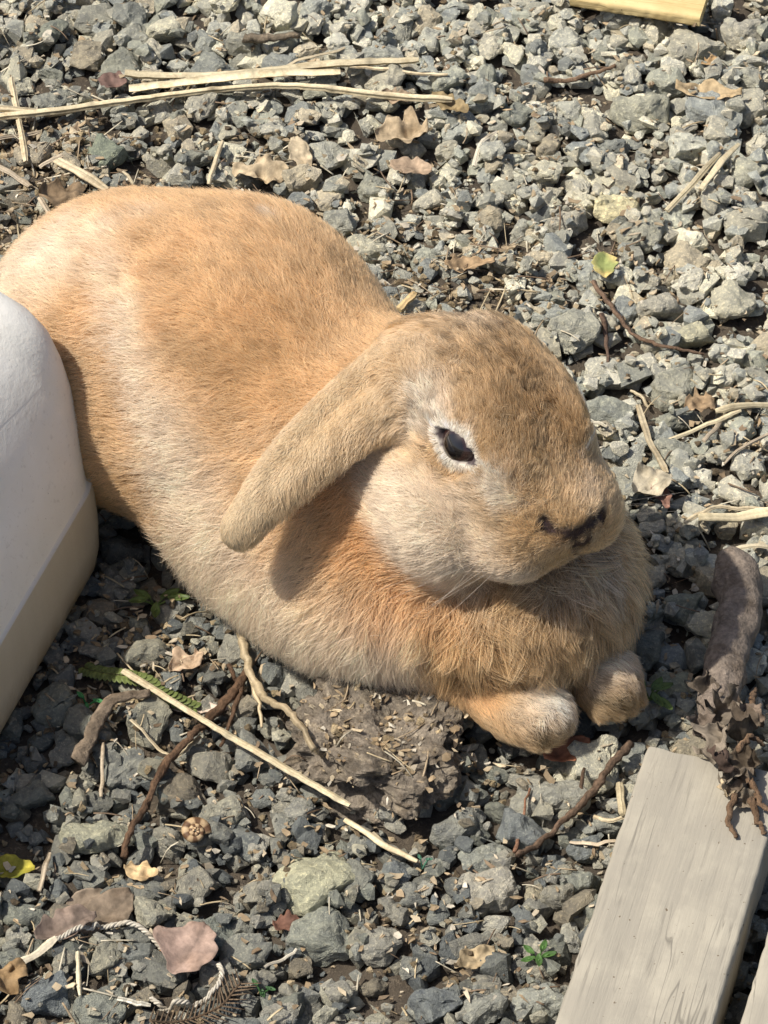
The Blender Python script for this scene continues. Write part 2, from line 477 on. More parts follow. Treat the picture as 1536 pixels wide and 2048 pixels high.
_np_ = [(march(x_, y_, rabbit_sdf)[0], r_) for x_, y_, r_ in ((1172, 1084, .27), (1140, 1074, .14), (1090, 1052, .16), (1204, 1036, .17))]
def nose_dark(p):
    g = np.full(len(p), 9.0)
    for a, b, r in NOSE_SEGS: g = np.minimum(g, seg_dist(p, a, b) - r * 1.25)
    g = np.minimum(g, np.linalg.norm(p - march(1172, 1086, rabbit_sdf)[0], axis=1) - .16)
    for q_, r_ in _np_: g = np.minimum(g, np.linalg.norm(p - q_, axis=1) - r_)
    g = g + (vnoise(p, 7, 77) - .45) * .26
    return np.clip(1.15 - g / .15, 0, 1)

def build_fur(n_strands, seed=3):
    r = np.random.default_rng(seed)
    tri = np.concatenate([rf[:, [0, 1, 2]], rf[:, [0, 2, 3]]])
    A, B, C = rv[tri[:, 0]], rv[tri[:, 1]], rv[tri[:, 2]]
    nn = np.cross(B - A, C - A); area = np.linalg.norm(nn, axis=1) * .5
    nn /= np.maximum(np.linalg.norm(nn, axis=1), 1e-9)[:, None]
    cen = (A + B + C) / 3
    view = nn @ np.array([0, -.707, .707])
    w = area * np.where(view > -.25, 1.0, .3)
    w *= np.where(cen[:, 2] < .25, .0, 1.0)
    w *= 1 + 1.1 * np.exp(-np.maximum(np.linalg.norm(cen - hp(1, 0, 0), axis=1) - 4.8, 0))      # the short face coat is denser
    pick = r.choice(len(tri), n_strands, p=w / w.sum())
    u, v = r.random(n_strands), r.random(n_strands)
    m = u + v > 1; u[m], v[m] = 1 - u[m], 1 - v[m]
    p = A[pick] + u[:, None] * (B - A)[pick] + v[:, None] * (C - A)[pick]
    nrm = normals_at(p)
    al = almond(p, .13)
    keep = al > 1.0
    p, nrm, al = p[keep], nrm[keep], al[keep]
    W = coat(p); n = len(p)
    col, ear = coat_color(p, W)
    flow = W @ np.array([N(COAT[t][0]) for t in _TAGS])
    L = W @ np.array([COAT[t][1] for t in _TAGS]); lift = W @ np.array([COAT[t][2] for t in _TAGS]); cl = W @ np.array([COAT[t][4] for t in _TAGS])
    # ear hair runs down the ear and towards its lower rim
    spine = EAR[:, 2]; k = np.argmin(((p[:, None] - spine[None]) ** 2).sum(2), 1)
    k = np.clip(k, 1, len(spine) - 3)
    ed = spine[k + 2] - spine[k - 1]; ed /= np.linalg.norm(ed, axis=1)[:, None]
    rim = EAR[k, -1] - EAR[k, 0]; rim /= np.linalg.norm(rim, axis=1)[:, None]
    vpos = np.einsum('ij,ij->i', p - EAR[k, 0], rim) / np.linalg.norm(EAR[k, -1] - EAR[k, 0], axis=1)
    eflow = ed * .8 + rim * np.clip(vpos, 0, 1)[:, None] * .9
    flow = flow * (1 - ear[:, None]) + eflow * ear[:, None]
    L = L * (1 - ear) + (.24 + .55 * np.clip(vpos - .6, 0, .5)) * ear * (1 - .35 * (k > 17)) + 1e-3
    lift = lift * (1 - ear) + .38 * ear
    # low, wandering partings in the coat
    wander = np.stack([vnoise(p, .8, s) for s in (21, 22, 23)], 1) - .5
    wander2 = np.stack([vnoise(p, 2.6, s) for s in (31, 32, 33)], 1) - .5
    flow = flow + wander * .8 + wander2 * (.6 + .25 * (W @ np.array([1.0 if t == 'chest' else 0 for t in _TAGS])))[:, None] + r.normal(0, .28, (n, 3))
    # away from the eye, short round it
    for c, a, b, nn_ in EYE:
        rr = p - c; dd = np.linalg.norm(rr, axis=1); g = np.exp(-np.maximum(dd - .8, 0) ** 2 / .35)[:, None]
        x = rr @ a; y = rr @ b
        out = (a[None] * x[:, None] * .6 + b[None] * y[:, None] * 1.6); out /= np.maximum(np.linalg.norm(out, axis=1), 1e-6)[:, None]
        flow = flow * (1 - g * .8) + out * g * .8
        L = L * (1 - .55 * g[:, 0]); 
    nd = nose_dark(p)
    dnose = np.linalg.norm(p - _ns[3], axis=1)
    L *= 1 - .45 * np.exp(-(dnose / .9) ** 2)
    L *= 1 - .75 * nd
    col = col * (1 - nd[:, None] * .93) + np.array((.030, .016, .014)) * nd[:, None] * .93
    flow -= np.einsum('ij,ij->i', flow, nrm)[:, None] * nrm
    flow /= np.maximum(np.linalg.norm(flow, axis=1), 1e-6)[:, None]
    L = L * r.uniform(.65, 1.15, n)
    lift = lift + r.normal(0, .10, n)
    # colour: per strand, per tuft
    cn = vnoise(p, 3.2, 5); cn2 = vnoise(p, 1.1, 6)
    brownish = np.clip(W @ np.array([1.0 if t == 'head' else .85 if t == 'chest' else .25 for t in _TAGS]), 0, 1)
    f = 1 + (cn - .5) * (.25 + .55 * brownish) + (cn2 - .5) * .25 + r.normal(0, .10, n)
    dark = (r.random(n) < .10 + .22 * brownish) & (ear < .5)
    f = np.where(dark, f * (1 - .55 * brownish - .10), f)
    col = np.clip(col * np.clip(f, .25, 1.5)[:, None], .004, .9)
    S = 5; t = np.linspace(0, 1, S)
    d0 = nrm * np.sin(lift)[:, None] + flow * np.cos(lift)[:, None]
    side = np.cross(nrm, flow) * r.normal(0, .22, n)[:, None]
    pts = np.zeros((n, S, 3))
    for i, tt in enumerate(t):
        pts[:, i] = p + L[:, None] * (d0 * tt + (flow * .22 - nrm * .16) * tt * tt + side * tt * tt)
    # tufts
    from mathutils import kdtree
    nc = 14000
    ci = r.choice(n, nc, replace=False)
    kd = kdtree.KDTree(nc)
    for j, i in enumerate(ci): kd.insert(p[i], j)
    kd.balance()
    near = np.array([kd.find(q)[1] for q in p])
    c = ci[near]
    for i, tt in enumerate(t):
        target = pts[c, i] + (p - p[c]) * (1 - tt) + (p - p[c]) * .25 * tt
        wgt = (cl * tt ** 1.3)[:, None]
        pts[:, i] = pts[:, i] * (1 - wgt) + target * wgt
    tuft = 1 + (r.random(n)[c] - .5) * (.16 + .85 * brownish * (1 - ear))
    col = np.clip(col * tuft[:, None], .004, .9)
    pts[:, :, 2] = np.maximum(pts[:, :, 2], -.1)
    rad = np.array([.9, 1.0, .85, .6, .15])[None] * (.0078 * (.75 + .35 * np.clip(L, .3, 1.6)))[:, None]
    return pts, rad, col

def hair_object(name, pts, rad, col, mat, parent):
    n, S, _ = pts.shape
    hc = bpy.data.hair_curves.new(name)
    hc.add_curves([S] * n)
    hc.attributes['position'].data.foreach_set('vector', (pts * .01).astype(np.float32).ravel())
    ra = hc.attributes.get('radius') or hc.attributes.new('radius', 'FLOAT', 'POINT')
    ra.data.foreach_set('value', (rad * .01).astype(np.float32).ravel())
    ca = hc.attributes.new('col', 'FLOAT_COLOR', 'CURVE')
    c4 = np.ones((n, 4), np.float32); c4[:, :3] = col
    ca.data.foreach_set('color', c4.ravel())
    hc.materials.append(mat)
    o = bpy.data.objects.new(name, hc)
    return link(o, parent)

def fur_material():
    m = NT('fur')
    at = m.n('ShaderNodeAttribute', attribute_name='col').outputs[0]
    hi = m.n('ShaderNodeHairInfo')
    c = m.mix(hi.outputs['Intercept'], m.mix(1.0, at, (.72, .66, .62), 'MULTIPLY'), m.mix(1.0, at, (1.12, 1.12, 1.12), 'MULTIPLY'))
    h = m.n('ShaderNodeBsdfHairPrincipled')
    h.model = 'CHIANG'; h.parametrization = 'COLOR'
    m.l(c, h.inputs['Color'])
    h.inputs['Roughness'].default_value = .45
    h.inputs['Radial Roughness'].default_value = .7
    h.inputs['Coat'].default_value = 0
    h.inputs['IOR'].default_value = 1.45
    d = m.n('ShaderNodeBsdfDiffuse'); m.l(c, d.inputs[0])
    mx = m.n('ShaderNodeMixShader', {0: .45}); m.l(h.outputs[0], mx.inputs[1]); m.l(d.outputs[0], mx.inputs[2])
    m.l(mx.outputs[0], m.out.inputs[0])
    return m.m

def skin_material():
    m = NT('skin')
    at = m.n('ShaderNodeAttribute', attribute_name='col').outputs[0]
    m.l(at, m.b.inputs['Base Color']); m.b.inputs['Roughness'].default_value = .8
    return m.m

rb = empty('rabbit', (-1.0, -1.5, 0))
tag(rb, 'tan lop-eared rabbit with dark eye and cream flank stripe lying on grey gravel', 'rabbit')
_W = coat(rv); sc_, _e = coat_color(rv, _W)
_nd = nose_dark(rv)[:, None]
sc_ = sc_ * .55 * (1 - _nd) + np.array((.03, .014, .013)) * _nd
inner = np.clip((1.5 - almond(rv)) / .2, 0, 1)[:, None]
sc_ = sc_ * (1 - inner) + np.array((.05, .035, .035)) * inner
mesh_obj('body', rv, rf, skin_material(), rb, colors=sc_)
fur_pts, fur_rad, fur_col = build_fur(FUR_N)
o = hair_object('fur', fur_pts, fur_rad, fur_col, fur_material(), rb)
o.location = tuple(-np.array(rb['_o']) * .01); o['kind'] = 'stuff'

# eyes: a dark glossy ball in each socket
def eye_material():
    m = NT('eye')
    tc = m.n('ShaderNodeTexCoord').outputs['Object']
    g = m.n('ShaderNodeVectorMath', operation='LENGTH')
    sc = m.n('ShaderNodeVectorMath', {0: tc, 1: (1, 1, 0)}, operation='MULTIPLY'); m.l(sc.outputs[0], g.inputs[0])
    c = m.ramp(m.n('ShaderNodeMath', {0: g.outputs['Value'], 1: 100.0}, operation='MULTIPLY').outputs[0], [(0, (.004, .003, .003)), (.42, (.005, .003, .003)), (.52, (.028, .012, .009)), (.8, (.02, .010, .010)), (1, (.06, .04, .04))])
    m.l(c, m.b.inputs['Base Color']); m.b.inputs['Roughness'].default_value = .06
    m.b.inputs['Coat Weight'].default_value = .6; m.b.inputs['Coat Roughness'].default_value = .03
    return m.m
def uv_ball(r, nu=40, nv=24):
    v = []; f = []
    for j in range(nv + 1):
        th = math.pi * j / nv
        for i in range(nu):
            a = 2 * math.pi * i / nu
            v.append((r * math.sin(th) * math.cos(a), r * math.sin(th) * math.sin(a), r * math.cos(th)))
    for j in range(nv):
        for i in range(nu): f.append((j * nu + i, (j + 1) * nu + i, (j + 1) * nu + (i + 1) % nu, j * nu + (i + 1) % nu))
    return np.array(v), np.array(f)
from mathutils import Matrix
_em = eye_material()
for c, a, b, n in EYE:
    v, f = uv_ball(.98)
    e = mesh_obj('eye', v, f, _em, None, origin=np.zeros(3))
    M = Matrix(((a[0], b[0], n[0]), (a[1], b[1], n[1]), (a[2], b[2], n[2])))
    e.parent = rb
    e.location = tuple((c - n * (.90 if c is EYE[0][0] else 1.12) - np.array(rb['_o'])) * .01); e.rotation_euler = M.to_euler()
# whiskers
wr = np.random.default_rng(12); wp = []
for sgn, cnt in ((1, 11), (-1, 7)):
    for i in range(cnt):
        r0 = hp(4.6 - .9 * wr.random(), -1.0 - .9 * wr.random(), sgn * (1.9 + .4 * wr.random()))
        d = N(HS * sgn * 1.0 + HF * wr.uniform(-.5, .5) + HU * wr.uniform(-.45, .25)); Lw = wr.uniform(2.5, 4.5)
        t = np.linspace(0, 1, 7)[:, None]
        wp.append(r0 + d * Lw * t + np.array([0, 0, -1.]) * (t ** 2) * Lw * .28 - HF * t ** 2 * Lw * .2)
wp = np.array(wp)
wo = hair_object('whisker', wp, np.tile(np.linspace(.006, .002, 7), (len(wp), 1)), np.tile((.7, .6, .48), (len(wp), 1)), fur_material(), rb)
wo.location = tuple(-np.array(rb['_o']) * .01); wo['kind'] = 'stuff'
# ------------------------------------------------------------------ ground: soil, gravel, crumbs
SOIL = -1.3
GX, GY, GH = 30.0, 46.0, .1                        # half extents of the detailed bed (cm), height-map cell
gw, gh = int(2 * GX / GH), int(2 * GY / GH)
Hm = np.zeros((gh, gw))
_yy, _xx = np.mgrid[0:gh, 0:gw]
_gp = np.stack([_xx.ravel() * GH - GX, _yy.ravel() * GH - GY, np.zeros(gh * gw)], 1)
def relief(p):
    return (vnoise(p, .12, 41) - .5) * .7 + (vnoise(p, .5, 42) - .5) * .35 + (vnoise(p, 1.9, 43) - .5) * .16

def soil_material():
    m = NT('soil')
    tc = m.n('ShaderNodeTexCoord').outputs['Object']
    a = m.noise(tc, 60, 6, .65); b = m.noise(tc, 420, 5, .7); c = m.noise(tc, 1500, 3, .7)
    k = m.ramp(a, [(.3, (.045, .036, .026)), (.55, (.085, .066, .045)), (.75, (.13, .105, .075))])
    k = m.mix(m.ramp(b, [(.55, 0), (.68, 1)]), k, (.20, .16, .11))
    m.l(k, m.b.inputs['Base Color']); m.b.inputs['Roughness'].default_value = .95
    h = m.mix(.5, b, c)
    m.l(m.bump(h, .0025), m.b.inputs['Normal'])
    return m.m
SOIL_M = soil_material()

def stone_material():
    m = NT('stone')
    at = m.n('ShaderNodeAttribute', attribute_name='col').outputs[0]
    tc = m.n('ShaderNodeTexCoord').outputs['Object']
    rnd = m.n('ShaderNodeObjectInfo').outputs['Random']
    sh = m.n('ShaderNodeVectorMath', {0: tc, 1: m.n('ShaderNodeCombineXYZ', {0: rnd, 1: rnd, 2: rnd}).outputs[0]}, operation='ADD').outputs[0]
    a = m.noise(sh, 160, 5, .65); b = m.noise(sh, 700, 5, .75); c = m.noise(sh, 2400, 2, .6)
    k = m.mix(m.ramp(a, [(.35, 0), (.65, 1)]), m.mix(1, at, (.72, .73, .76), 'MULTIPLY'), m.mix(1, at, (1.22, 1.2, 1.14), 'MULTIPLY'))
    k = m.mix(m.ramp(b, [(.52, 0), (.64, .85)]), k, m.mix(1, at, (1.75, 1.68, 1.5), 'MULTIPLY'))
    k = m.mix(m.ramp(b, [(.30, .6), (.42, 0)]), k, m.mix(1, at, (.5, .5, .5), 'MULTIPLY'))
    m.l(k, m.b.inputs['Base Color']); m.b.inputs['Roughness'].default_value = .92
    m.b.inputs['Specular IOR Level'].default_value = .3
    h = m.mix(.35, m.mix(.3, b, a), c)
    m.l(m.bump(h, .0028, 1.0), m.b.inputs['Normal'])
    return m.m
STONE_M = stone_material()

def ico(sub):
    import bmesh
    bm = bmesh.new(); bmesh.ops.create_icosphere(bm, subdivisions=sub, radius=1)
    v = np.array([x.co[:] for x in bm.verts]); f = np.array([[x.index for x in q.verts] for q in bm.faces]); bm.free()
    return v, f
def stone_shape(seed, npts, cuts, rough):
    """a crushed, broken stone about 1 unit in half length: the hull of a few random corners, its faces then roughened"""
    import bmesh
    r = np.random.default_rng(seed)
    q = r.normal(size=(npts, 3)); q /= np.linalg.norm(q, axis=1)[:, None]
    q = np.sign(q) * np.abs(q) ** .8 * r.uniform(.72, 1.0, npts)[:, None]
    q *= np.array([1, r.uniform(.6, .95), r.uniform(.45, .8)])
    bm = bmesh.new()
    for c in q: bm.verts.new(c)
    res = bmesh.ops.convex_hull(bm, input=bm.verts)
    bmesh.ops.delete(bm, geom=[g for g in set(res['geom_interior'] + res['geom_unused']) if isinstance(g, bmesh.types.BMVert)], context='VERTS')
    if cuts:
        bmesh.ops.bevel(bm, geom=bm.edges[:], offset=.05, segments=1, affect='EDGES')
        bmesh.ops.triangulate(bm, faces=bm.faces[:])
        for _ in range(cuts):
            lim = {1: .42, 2: .22, 3: .14}[cuts]
            long = [e for e in bm.edges if e.calc_length() > lim]
            if long: bmesh.ops.subdivide_edges(bm, edges=long, cuts=1, use_grid_fill=True)
            bmesh.ops.triangulate(bm, faces=[f for f in bm.faces if len(f.verts) > 3])
    bm.normal_update()
    bm.verts.index_update()
    v = np.array([x.co[:] for x in bm.verts]); nn = np.array([x.normal[:] for x in bm.verts])
    f = np.array([[x.index for x in p.verts] for p in bm.faces]); bm.free()
    if cuts:
        n = (vnoise(v + 9, 2.2, seed % 89 + 1) - .5) * .18 + (vnoise(v + 9, 5.0, seed % 83 + 2) - .5) * .11 + (vnoise(v + 9, 12, seed % 71 + 3) - .5) * .05
        v = v + nn * (n * rough)[:, None]
    v -= (v.max(0) + v.min(0)) / 2
    v /= np.abs(v[:, :2]).max()
    return v, f
SH3 = [stone_shape(100 + i, 16 + i % 7, 3, 1.05) for i in range(30)]
SH2 = [stone_shape(200 + i, 14 + i % 6, 2, 1.15) for i in range(36)]
SH1 = [stone_shape(300 + i, 13 + i % 5, 0, 0) for i in range(50)]

GREYS = np.array([(.198, .200, .174), (.238, .235, .202), (.160, .170, .158), (.212, .216, .190), (.285, .276, .232), (.130, .142, .140), (.182, .19, .162), (.245, .235, .192), (.33, .318, .25), (.23, .205, .155)])
def stone_color(r, x, y):
    c = GREYS[r.integers(len(GREYS))] * r.uniform(.74, 1.26)
    # the upper right of the yard is dustier and paler
    dusty = 1 / (1 + math.exp(-((x - 1) * .25 + (y - 4) * .16)))
    c = c * (1 + .85 * dusty) + np.array((.05, .042, .022)) * dusty
    return c

def rot_z(a):
    c, s = math.cos(a), math.sin(a); return np.array([[c, -s, 0], [s, c, 0], [0, 0, 1.]])
def tilt(ax, a):
    ax = N(ax); K = np.array([[0, -ax[2], ax[1]], [ax[2], 0, -ax[0]], [-ax[1], ax[0], 0]])
    return np.eye(3) + math.sin(a) * K + (1 - math.cos(a)) * K @ K

BANS = []     # (x, y, radius, top) discs where stones must stay below a height
def settle(x, y, rad, half, pct, ceiling):
    """drop a lens-shaped footprint onto the height map; returns z of the centre or None"""
    i0, i1 = int((y - rad + GY) / GH), int((y + rad + GY) / GH) + 1
    j0, j1 = int((x - rad + GX) / GH), int((x + rad + GX) / GH) + 1
    if i0 < 0 or j0 < 0 or i1 >= gh or j1 >= gw: return None
    sub = Hm[i0:i1, j0:j1]
    yy, xx = np.mgrid[i0:i1, j0:j1]
    rr = ((xx * GH - GX - x) ** 2 + (yy * GH - GY - y) ** 2) / (rad * rad)
    m = rr < 1
    if m.sum() < 2: return None
    prof = half * np.sqrt(1 - rr[m])
    z = np.percentile(sub[m] + prof * .8, pct)
    if z + half > ceiling: return None
    sub[m] = np.maximum(sub[m], z + prof * .85)
    return z

Blk = np.zeros((gh, gw), bool)
STONES = []   # dict(pos, R, scale, shape, level, color)
def ceiling_at(x, y, base):
    c = base
    for bx, by, br, bt in BANS:
        if (x - bx) ** 2 + (y - by) ** 2 < br * br: c = min(c, bt)
    return c
def debris_zone(x, y):
    """0..1: patches of bare crumbly soil where fewer stones lie"""
    g = 0
    for q, r_, s in DEBRIS: g = max(g, s * math.exp(-((x - q[0]) ** 2 + (y - q[1]) ** 2) / (r_ * r_)))
    return g
DEBRIS = [(P(930, 560), 3.8, .9), (P(80, 330), 4.4, .95), (P(560, 300), 2.4, .5), (P(30, 440), 3.5, .8), (P(300, 1330), 3.5, .7), (P(760, 1500), 3.0, .95), (P(560, 1650), 2.2, .3), (P(860, 1830), 3.0, .45),
          (P(1260, 950), 1.5, .3), (P(1500, 850), 2.5, .6), (P(180, 1950), 3, .4), (P(720, 450), 2.5, .6), (P(1250, 500), 2, .4), (P(450, 280), 3, .4)]

_rise = np.zeros(len(_gp))
for q, r_, s_ in DEBRIS: _rise = np.maximum(_rise, s_ * np.exp(-((_gp[:, 0] - q[0]) ** 2 + (_gp[:, 1] - q[1]) ** 2) / (r_ * r_)))
Hm[:] = (SOIL + relief(_gp) + _rise * .75).reshape(gh, gw)

def place(rs, x, y, rad, level, pct, ceil, color=None, shape=None, ang=None, squash=None, blk=0, cover=False):
    if blk and Blk[int((y + GY) / GH), int((x + GX) / GH)] and rs.random() < blk: return None
    half = rad * (squash or rs.uniform(.45, .7))
    z = settle(x, y, rad * .82, half, pct, ceiling_at(x, y, ceil))
    if z is None: return None
    if cover:
        i0, j0, k0 = int((y + GY) / GH), int((x + GX) / GH), int(rad * .75 / GH)
        Blk[max(i0 - k0, 0):i0 + k0 + 1, max(j0 - k0, 0):j0 + k0 + 1] |= np.hypot(*np.mgrid[-k0:k0 + 1, -k0:k0 + 1]) <= k0
    shp = {3: SH3, 2: SH2, 1: SH1}[level]
    k = rs.integers(len(shp)) if shape is None else shape
    R = tilt((rs.normal(), rs.normal(), 0), rs.normal(0, .22)) @ rot_z(rs.uniform(0, 6.28) if ang is None else ang)
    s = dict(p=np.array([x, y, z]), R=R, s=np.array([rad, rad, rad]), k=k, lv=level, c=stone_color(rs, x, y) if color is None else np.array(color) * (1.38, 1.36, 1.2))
    STONES.append(s)
    return s

rs = np.random.default_rng(11)
# the body and the board keep stones from standing up under them
for q, r_, t in ((P(300, 860), 6.0, -.1), (P(560, 1000), 6.0, -.1), (P(800, 1150), 5.5, -.1), (P(1000, 1230), 5.0, -.1), (P(1050, 1440), 2.2, .0), (P(1210, 1370), 2.0, .0)):
    BANS.append((q[0], q[1], r_, t))
for t in np.linspace(0, 1, 14):
    q = P(1400 - 150 * t, 1560 + 620 * t, 0); BANS.append((q[0], q[1], 3.6, .35))
for q in (P(-60, 1000), P(60, 1120), P(-40, 1250), P(-80, 1400)): BANS.append((q[0], q[1], 3.4, -.2))

# 1. first bed of middling stones
for i in range(5200):
    x, y = rs.uniform(-GX + 1, GX - 1), rs.uniform(-GY + 1, GY - 1)
    if rs.random() < debris_zone(x, y): continue
    place(rs, x, y, rs.uniform(.36, .75), 1, 70, -.1)
n_bed = len(STONES)
# 2. stones the photograph shows singly: px, py, half length in px, colour, angle, squash
LG = (.36, .355, .31)
KEY = [  # (px, py, half-length px, colour or None, angle deg, squash, label)
    (1385, 75, 78, (.30, .29, .26), 10, .75, 'large pale grey stone at the end of the yellow wood offcut'),
    (1033, 195, 52, (.20, .21, .20), 60, .8, 'dark upright flat-faced stone with a deep shadow beside the straw ends'),
    (765, 75, 50, (.25, .26, .26), 0, .6, 'smooth pale grey stone above the right end of the straw bundle'),
    (1290, 190, 78, (.27, .27, .24), 20, .5, 'long grey stone with a pointed end in the upper gravel'),
    (1140, 410, 52, (.28, .27, .25), 40, .8, 'chunky grey stone touching the pale cream stone'),
    (1240, 385, 62, (.50, .46, .33), 5, .45, 'pale cream flat stone with a yellowish end'),
    (1290, 440, 60, (.24, .24, .22), 40, .75, 'rounded grey stone just below the cream stone'),
    (750, 330, 70, (.22, .225, .21), -25, .5, 'flat grey stone below the curled brown leaf'),
    (210, 290, 60, (.16, .18, .155), 10, .5, 'flat greenish grey stone under the long straw'),
    (370, 305, 60, (.18, .185, .175), 50, .55, 'tall grey stone left of the dry leaf behind the back of the rabbit'),
    (110, 170, 55, (.18, .185, .18), 25, .6, None), (240, 110, 55, (.19, .195, .18), 30, .6, None), (420, 110, 52, (.19, .20, .20), 30, .6, None),
    (90, 40, 60, (.17, .18, .165), 20, .6, 'broad grey stone in the top left corner of the gravel'),
    (740, 470, 55, (.33, .32, .28), 0, .5, 'pale flat stone close behind the back of the rabbit'),
    (1345, 805, 62, (.21, .215, .20), 10, .75, 'round grey stone right of the bent straw by the rabbit face'),
    (1215, 795, 58, (.24, .25, .24), -20, .7, 'oval blue-grey stone left of the round one beside the forehead'),
    (1150, 640, 60, (.27, .27, .25), 30, .55, 'flat grey slab-like stone beside the twig with the yellow leaf'),
    (1350, 740, 52, (.25, .25, .23), 0, .6, None), (1320, 580, 50, (.28, .27, .25), 10, .6, None), (1470, 580, 55, (.34, .33, .29), 20, .6, 'light grey stone at the right edge above the twig'),
    (1385, 630, 48, (.34, .33, .27), 10, .6, None), (1350, 870, 40, (.24, .245, .23), 20, .6, None),
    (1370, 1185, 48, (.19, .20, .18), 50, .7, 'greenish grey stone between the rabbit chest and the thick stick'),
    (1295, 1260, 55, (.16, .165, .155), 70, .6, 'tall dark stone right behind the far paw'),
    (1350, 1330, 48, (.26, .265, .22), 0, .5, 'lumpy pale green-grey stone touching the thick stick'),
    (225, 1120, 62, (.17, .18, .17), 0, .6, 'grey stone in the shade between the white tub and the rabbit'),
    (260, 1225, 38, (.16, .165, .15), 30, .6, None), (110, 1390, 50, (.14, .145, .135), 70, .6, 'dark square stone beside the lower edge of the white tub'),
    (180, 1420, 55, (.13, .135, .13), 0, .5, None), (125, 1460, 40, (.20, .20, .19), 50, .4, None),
    (190, 1645, 72, (.26, .26, .22), -12, .5, 'wedge-shaped pale stone at the foot of the brown twig'),
    (530, 1490, 70, (.17, .175, .175), -20, .6, 'large grey stone crossed by the thin straw'),
    (640, 1735, 84, (.30, .30, .24), 25, .6, 'largest pale lichen-grey stone below the dirt clod'),
    (970, 1745, 62, (.27, .26, .245), 5, .5, 'flat light grey stone left of the board'),
    (1062, 1765, 40, (.24, .22, .18), 60, .6, 'grey stone with a tan face next to the flat light one'),
    (1095, 1565, 78, (.22, .22, .21), 15, .5, 'broad flat grey stone under the dark twig below the paws'),
    (975, 1680, 55, (.20, .21, .205), 20, .6, None), (920, 1620, 62, (.17, .175, .175), 25, .6, 'long blue-grey stone below the dirt clod near the straw end'),
    (45, 1790, 55, (.15, .16, .155), -30, .5, 'dark flat stone at the left edge above the string'),
    (95, 1965, 56, (.13, .145, .165), 20, .75, 'bluish dark stone in the bottom left corner'),
    (200, 1985, 52, (.17, .18, .175), 20, .6, None), (330, 1805, 55, (.24, .235, .21), 10, .7, 'light brown-grey stone above the leaf on the string'),
    (420, 1825, 52, (.17, .185, .18), 20, .6, 'grey stone touching the pinkish leaf'), (485, 1865, 48, (.18, .185, .18), 10, .7, None),
    (640, 1830, 62, (.19, .20, .19), -5, .5, 'flat bluish-grey stone below the largest pale one'),
    (515, 1905, 34, None, 10, .8, None), (725, 1640, 34, None, 20, .8, None), (710, 1740, 44, (.15, .155, .15), 60, .7, None),
    (1080, 1975, 58, (.24, .25, .245), 10, .55, 'pale grey stone touching the left edge of the board'),
    (1160, 1730, 40, (.17, .18, .175), 30, .7, None), (1120, 1760, 38, None, 30, .7, None), (965, 2000, 44, (.2, .205, .2), 30, .7, None), (875, 1980, 44, None, 30, .7, None),
    (60, 1000, 1, None, 0, .6, None),
    (500, 220, 32, (.22, .23, .22), 30, .8, None), (860, 370, 40, None, 10, .6, None), (1010, 350, 42, (.25, .25, .23), 10, .6, None), (950, 400, 30, None, 0, .6, None),
    (1500, 180, 55, (.32, .31, .28), 20, .6, None), (1500, 320, 50, (.31, .31, .28), 20, .6, None), (1380, 490, 55, None, 20, .6, None), (1200, 110, 45, None, 0, .6, None), (1500, 420, 55, (.30, .29, .26), 20, .6, None),
    (1450, 720, 40, None, 20, .6, None), (1500, 900, 42, None, 20, .6, None), (1390, 1010, 46, None, 20, .6, None), (1300, 1110, 40, None, 20, .6, None), (1490, 30, 60, (.30, .29, .27), 20, .7, None),
    (560, 60, 48, None, 20, .7, None), (900, 140, 46, None, 30, .7, None), (980, 60, 50, None, 70, .7, None), (1130, 60, 46, None, 30, .7, None), (860, 45, 40, None, 80, .7, None),
    (40, 130, 42, None, 30, .7, None), (330, 40, 46, None, 10, .7, None), (1230, 250, 40, None, 10, .7, None), (1380, 270, 42, None, 10, .7, None), (1100, 250, 44, None, 50, .7, None),
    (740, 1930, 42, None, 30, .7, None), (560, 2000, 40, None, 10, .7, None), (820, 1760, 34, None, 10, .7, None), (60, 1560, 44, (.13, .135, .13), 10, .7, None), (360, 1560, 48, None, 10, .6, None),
    (440, 1600, 46, (.24, .235, .21), 15, .6, None), (300, 1750, 34, None, 10, .7, None), (890, 1540, 40, None, 10, .7, None), (1225, 1600, 40, None, 10, .6, None), (1170, 1650, 38, None, 10, .6, None),
    (1440, 880, 34, None, 10, .6, None), (1290, 690, 40, None, 10, .6, None), (1210, 700, 40, None, 10, .6, None), (1090, 480, 34, None, 10, .6, None), (960, 470, 40, None, 10, .6, None),
]
n0 = len(STONES)
for px, py, hl, c, ang, sq, lab in KEY:
    if hl < 5: continue
    q = P(px, py, .2)
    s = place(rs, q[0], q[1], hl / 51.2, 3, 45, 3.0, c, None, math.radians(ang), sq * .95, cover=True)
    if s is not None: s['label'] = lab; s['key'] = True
# 3. larger loose stones between them
def free(x, y, rad):
    for s in STONES[n0:]:
        d = s['p'][:2] - (x, y)
        if d @ d < ((s['s'][0] + rad) * .78) ** 2: return False
    return True
tries = 0
for i in range(5200):
    x, y = rs.uniform(-GX + 2, GX - 2), rs.uniform(-GY + 2, GY - 2)
    rad = .46 + .80 * rs.beta(1.2, 2.4)
    if rs.random() < debris_zone(x, y) * .9 + .0: continue
    if not free(x, y, rad): continue
    place(rs, x, y, rad, 2, 50, .9, cover=True)
n_big = len(STONES)
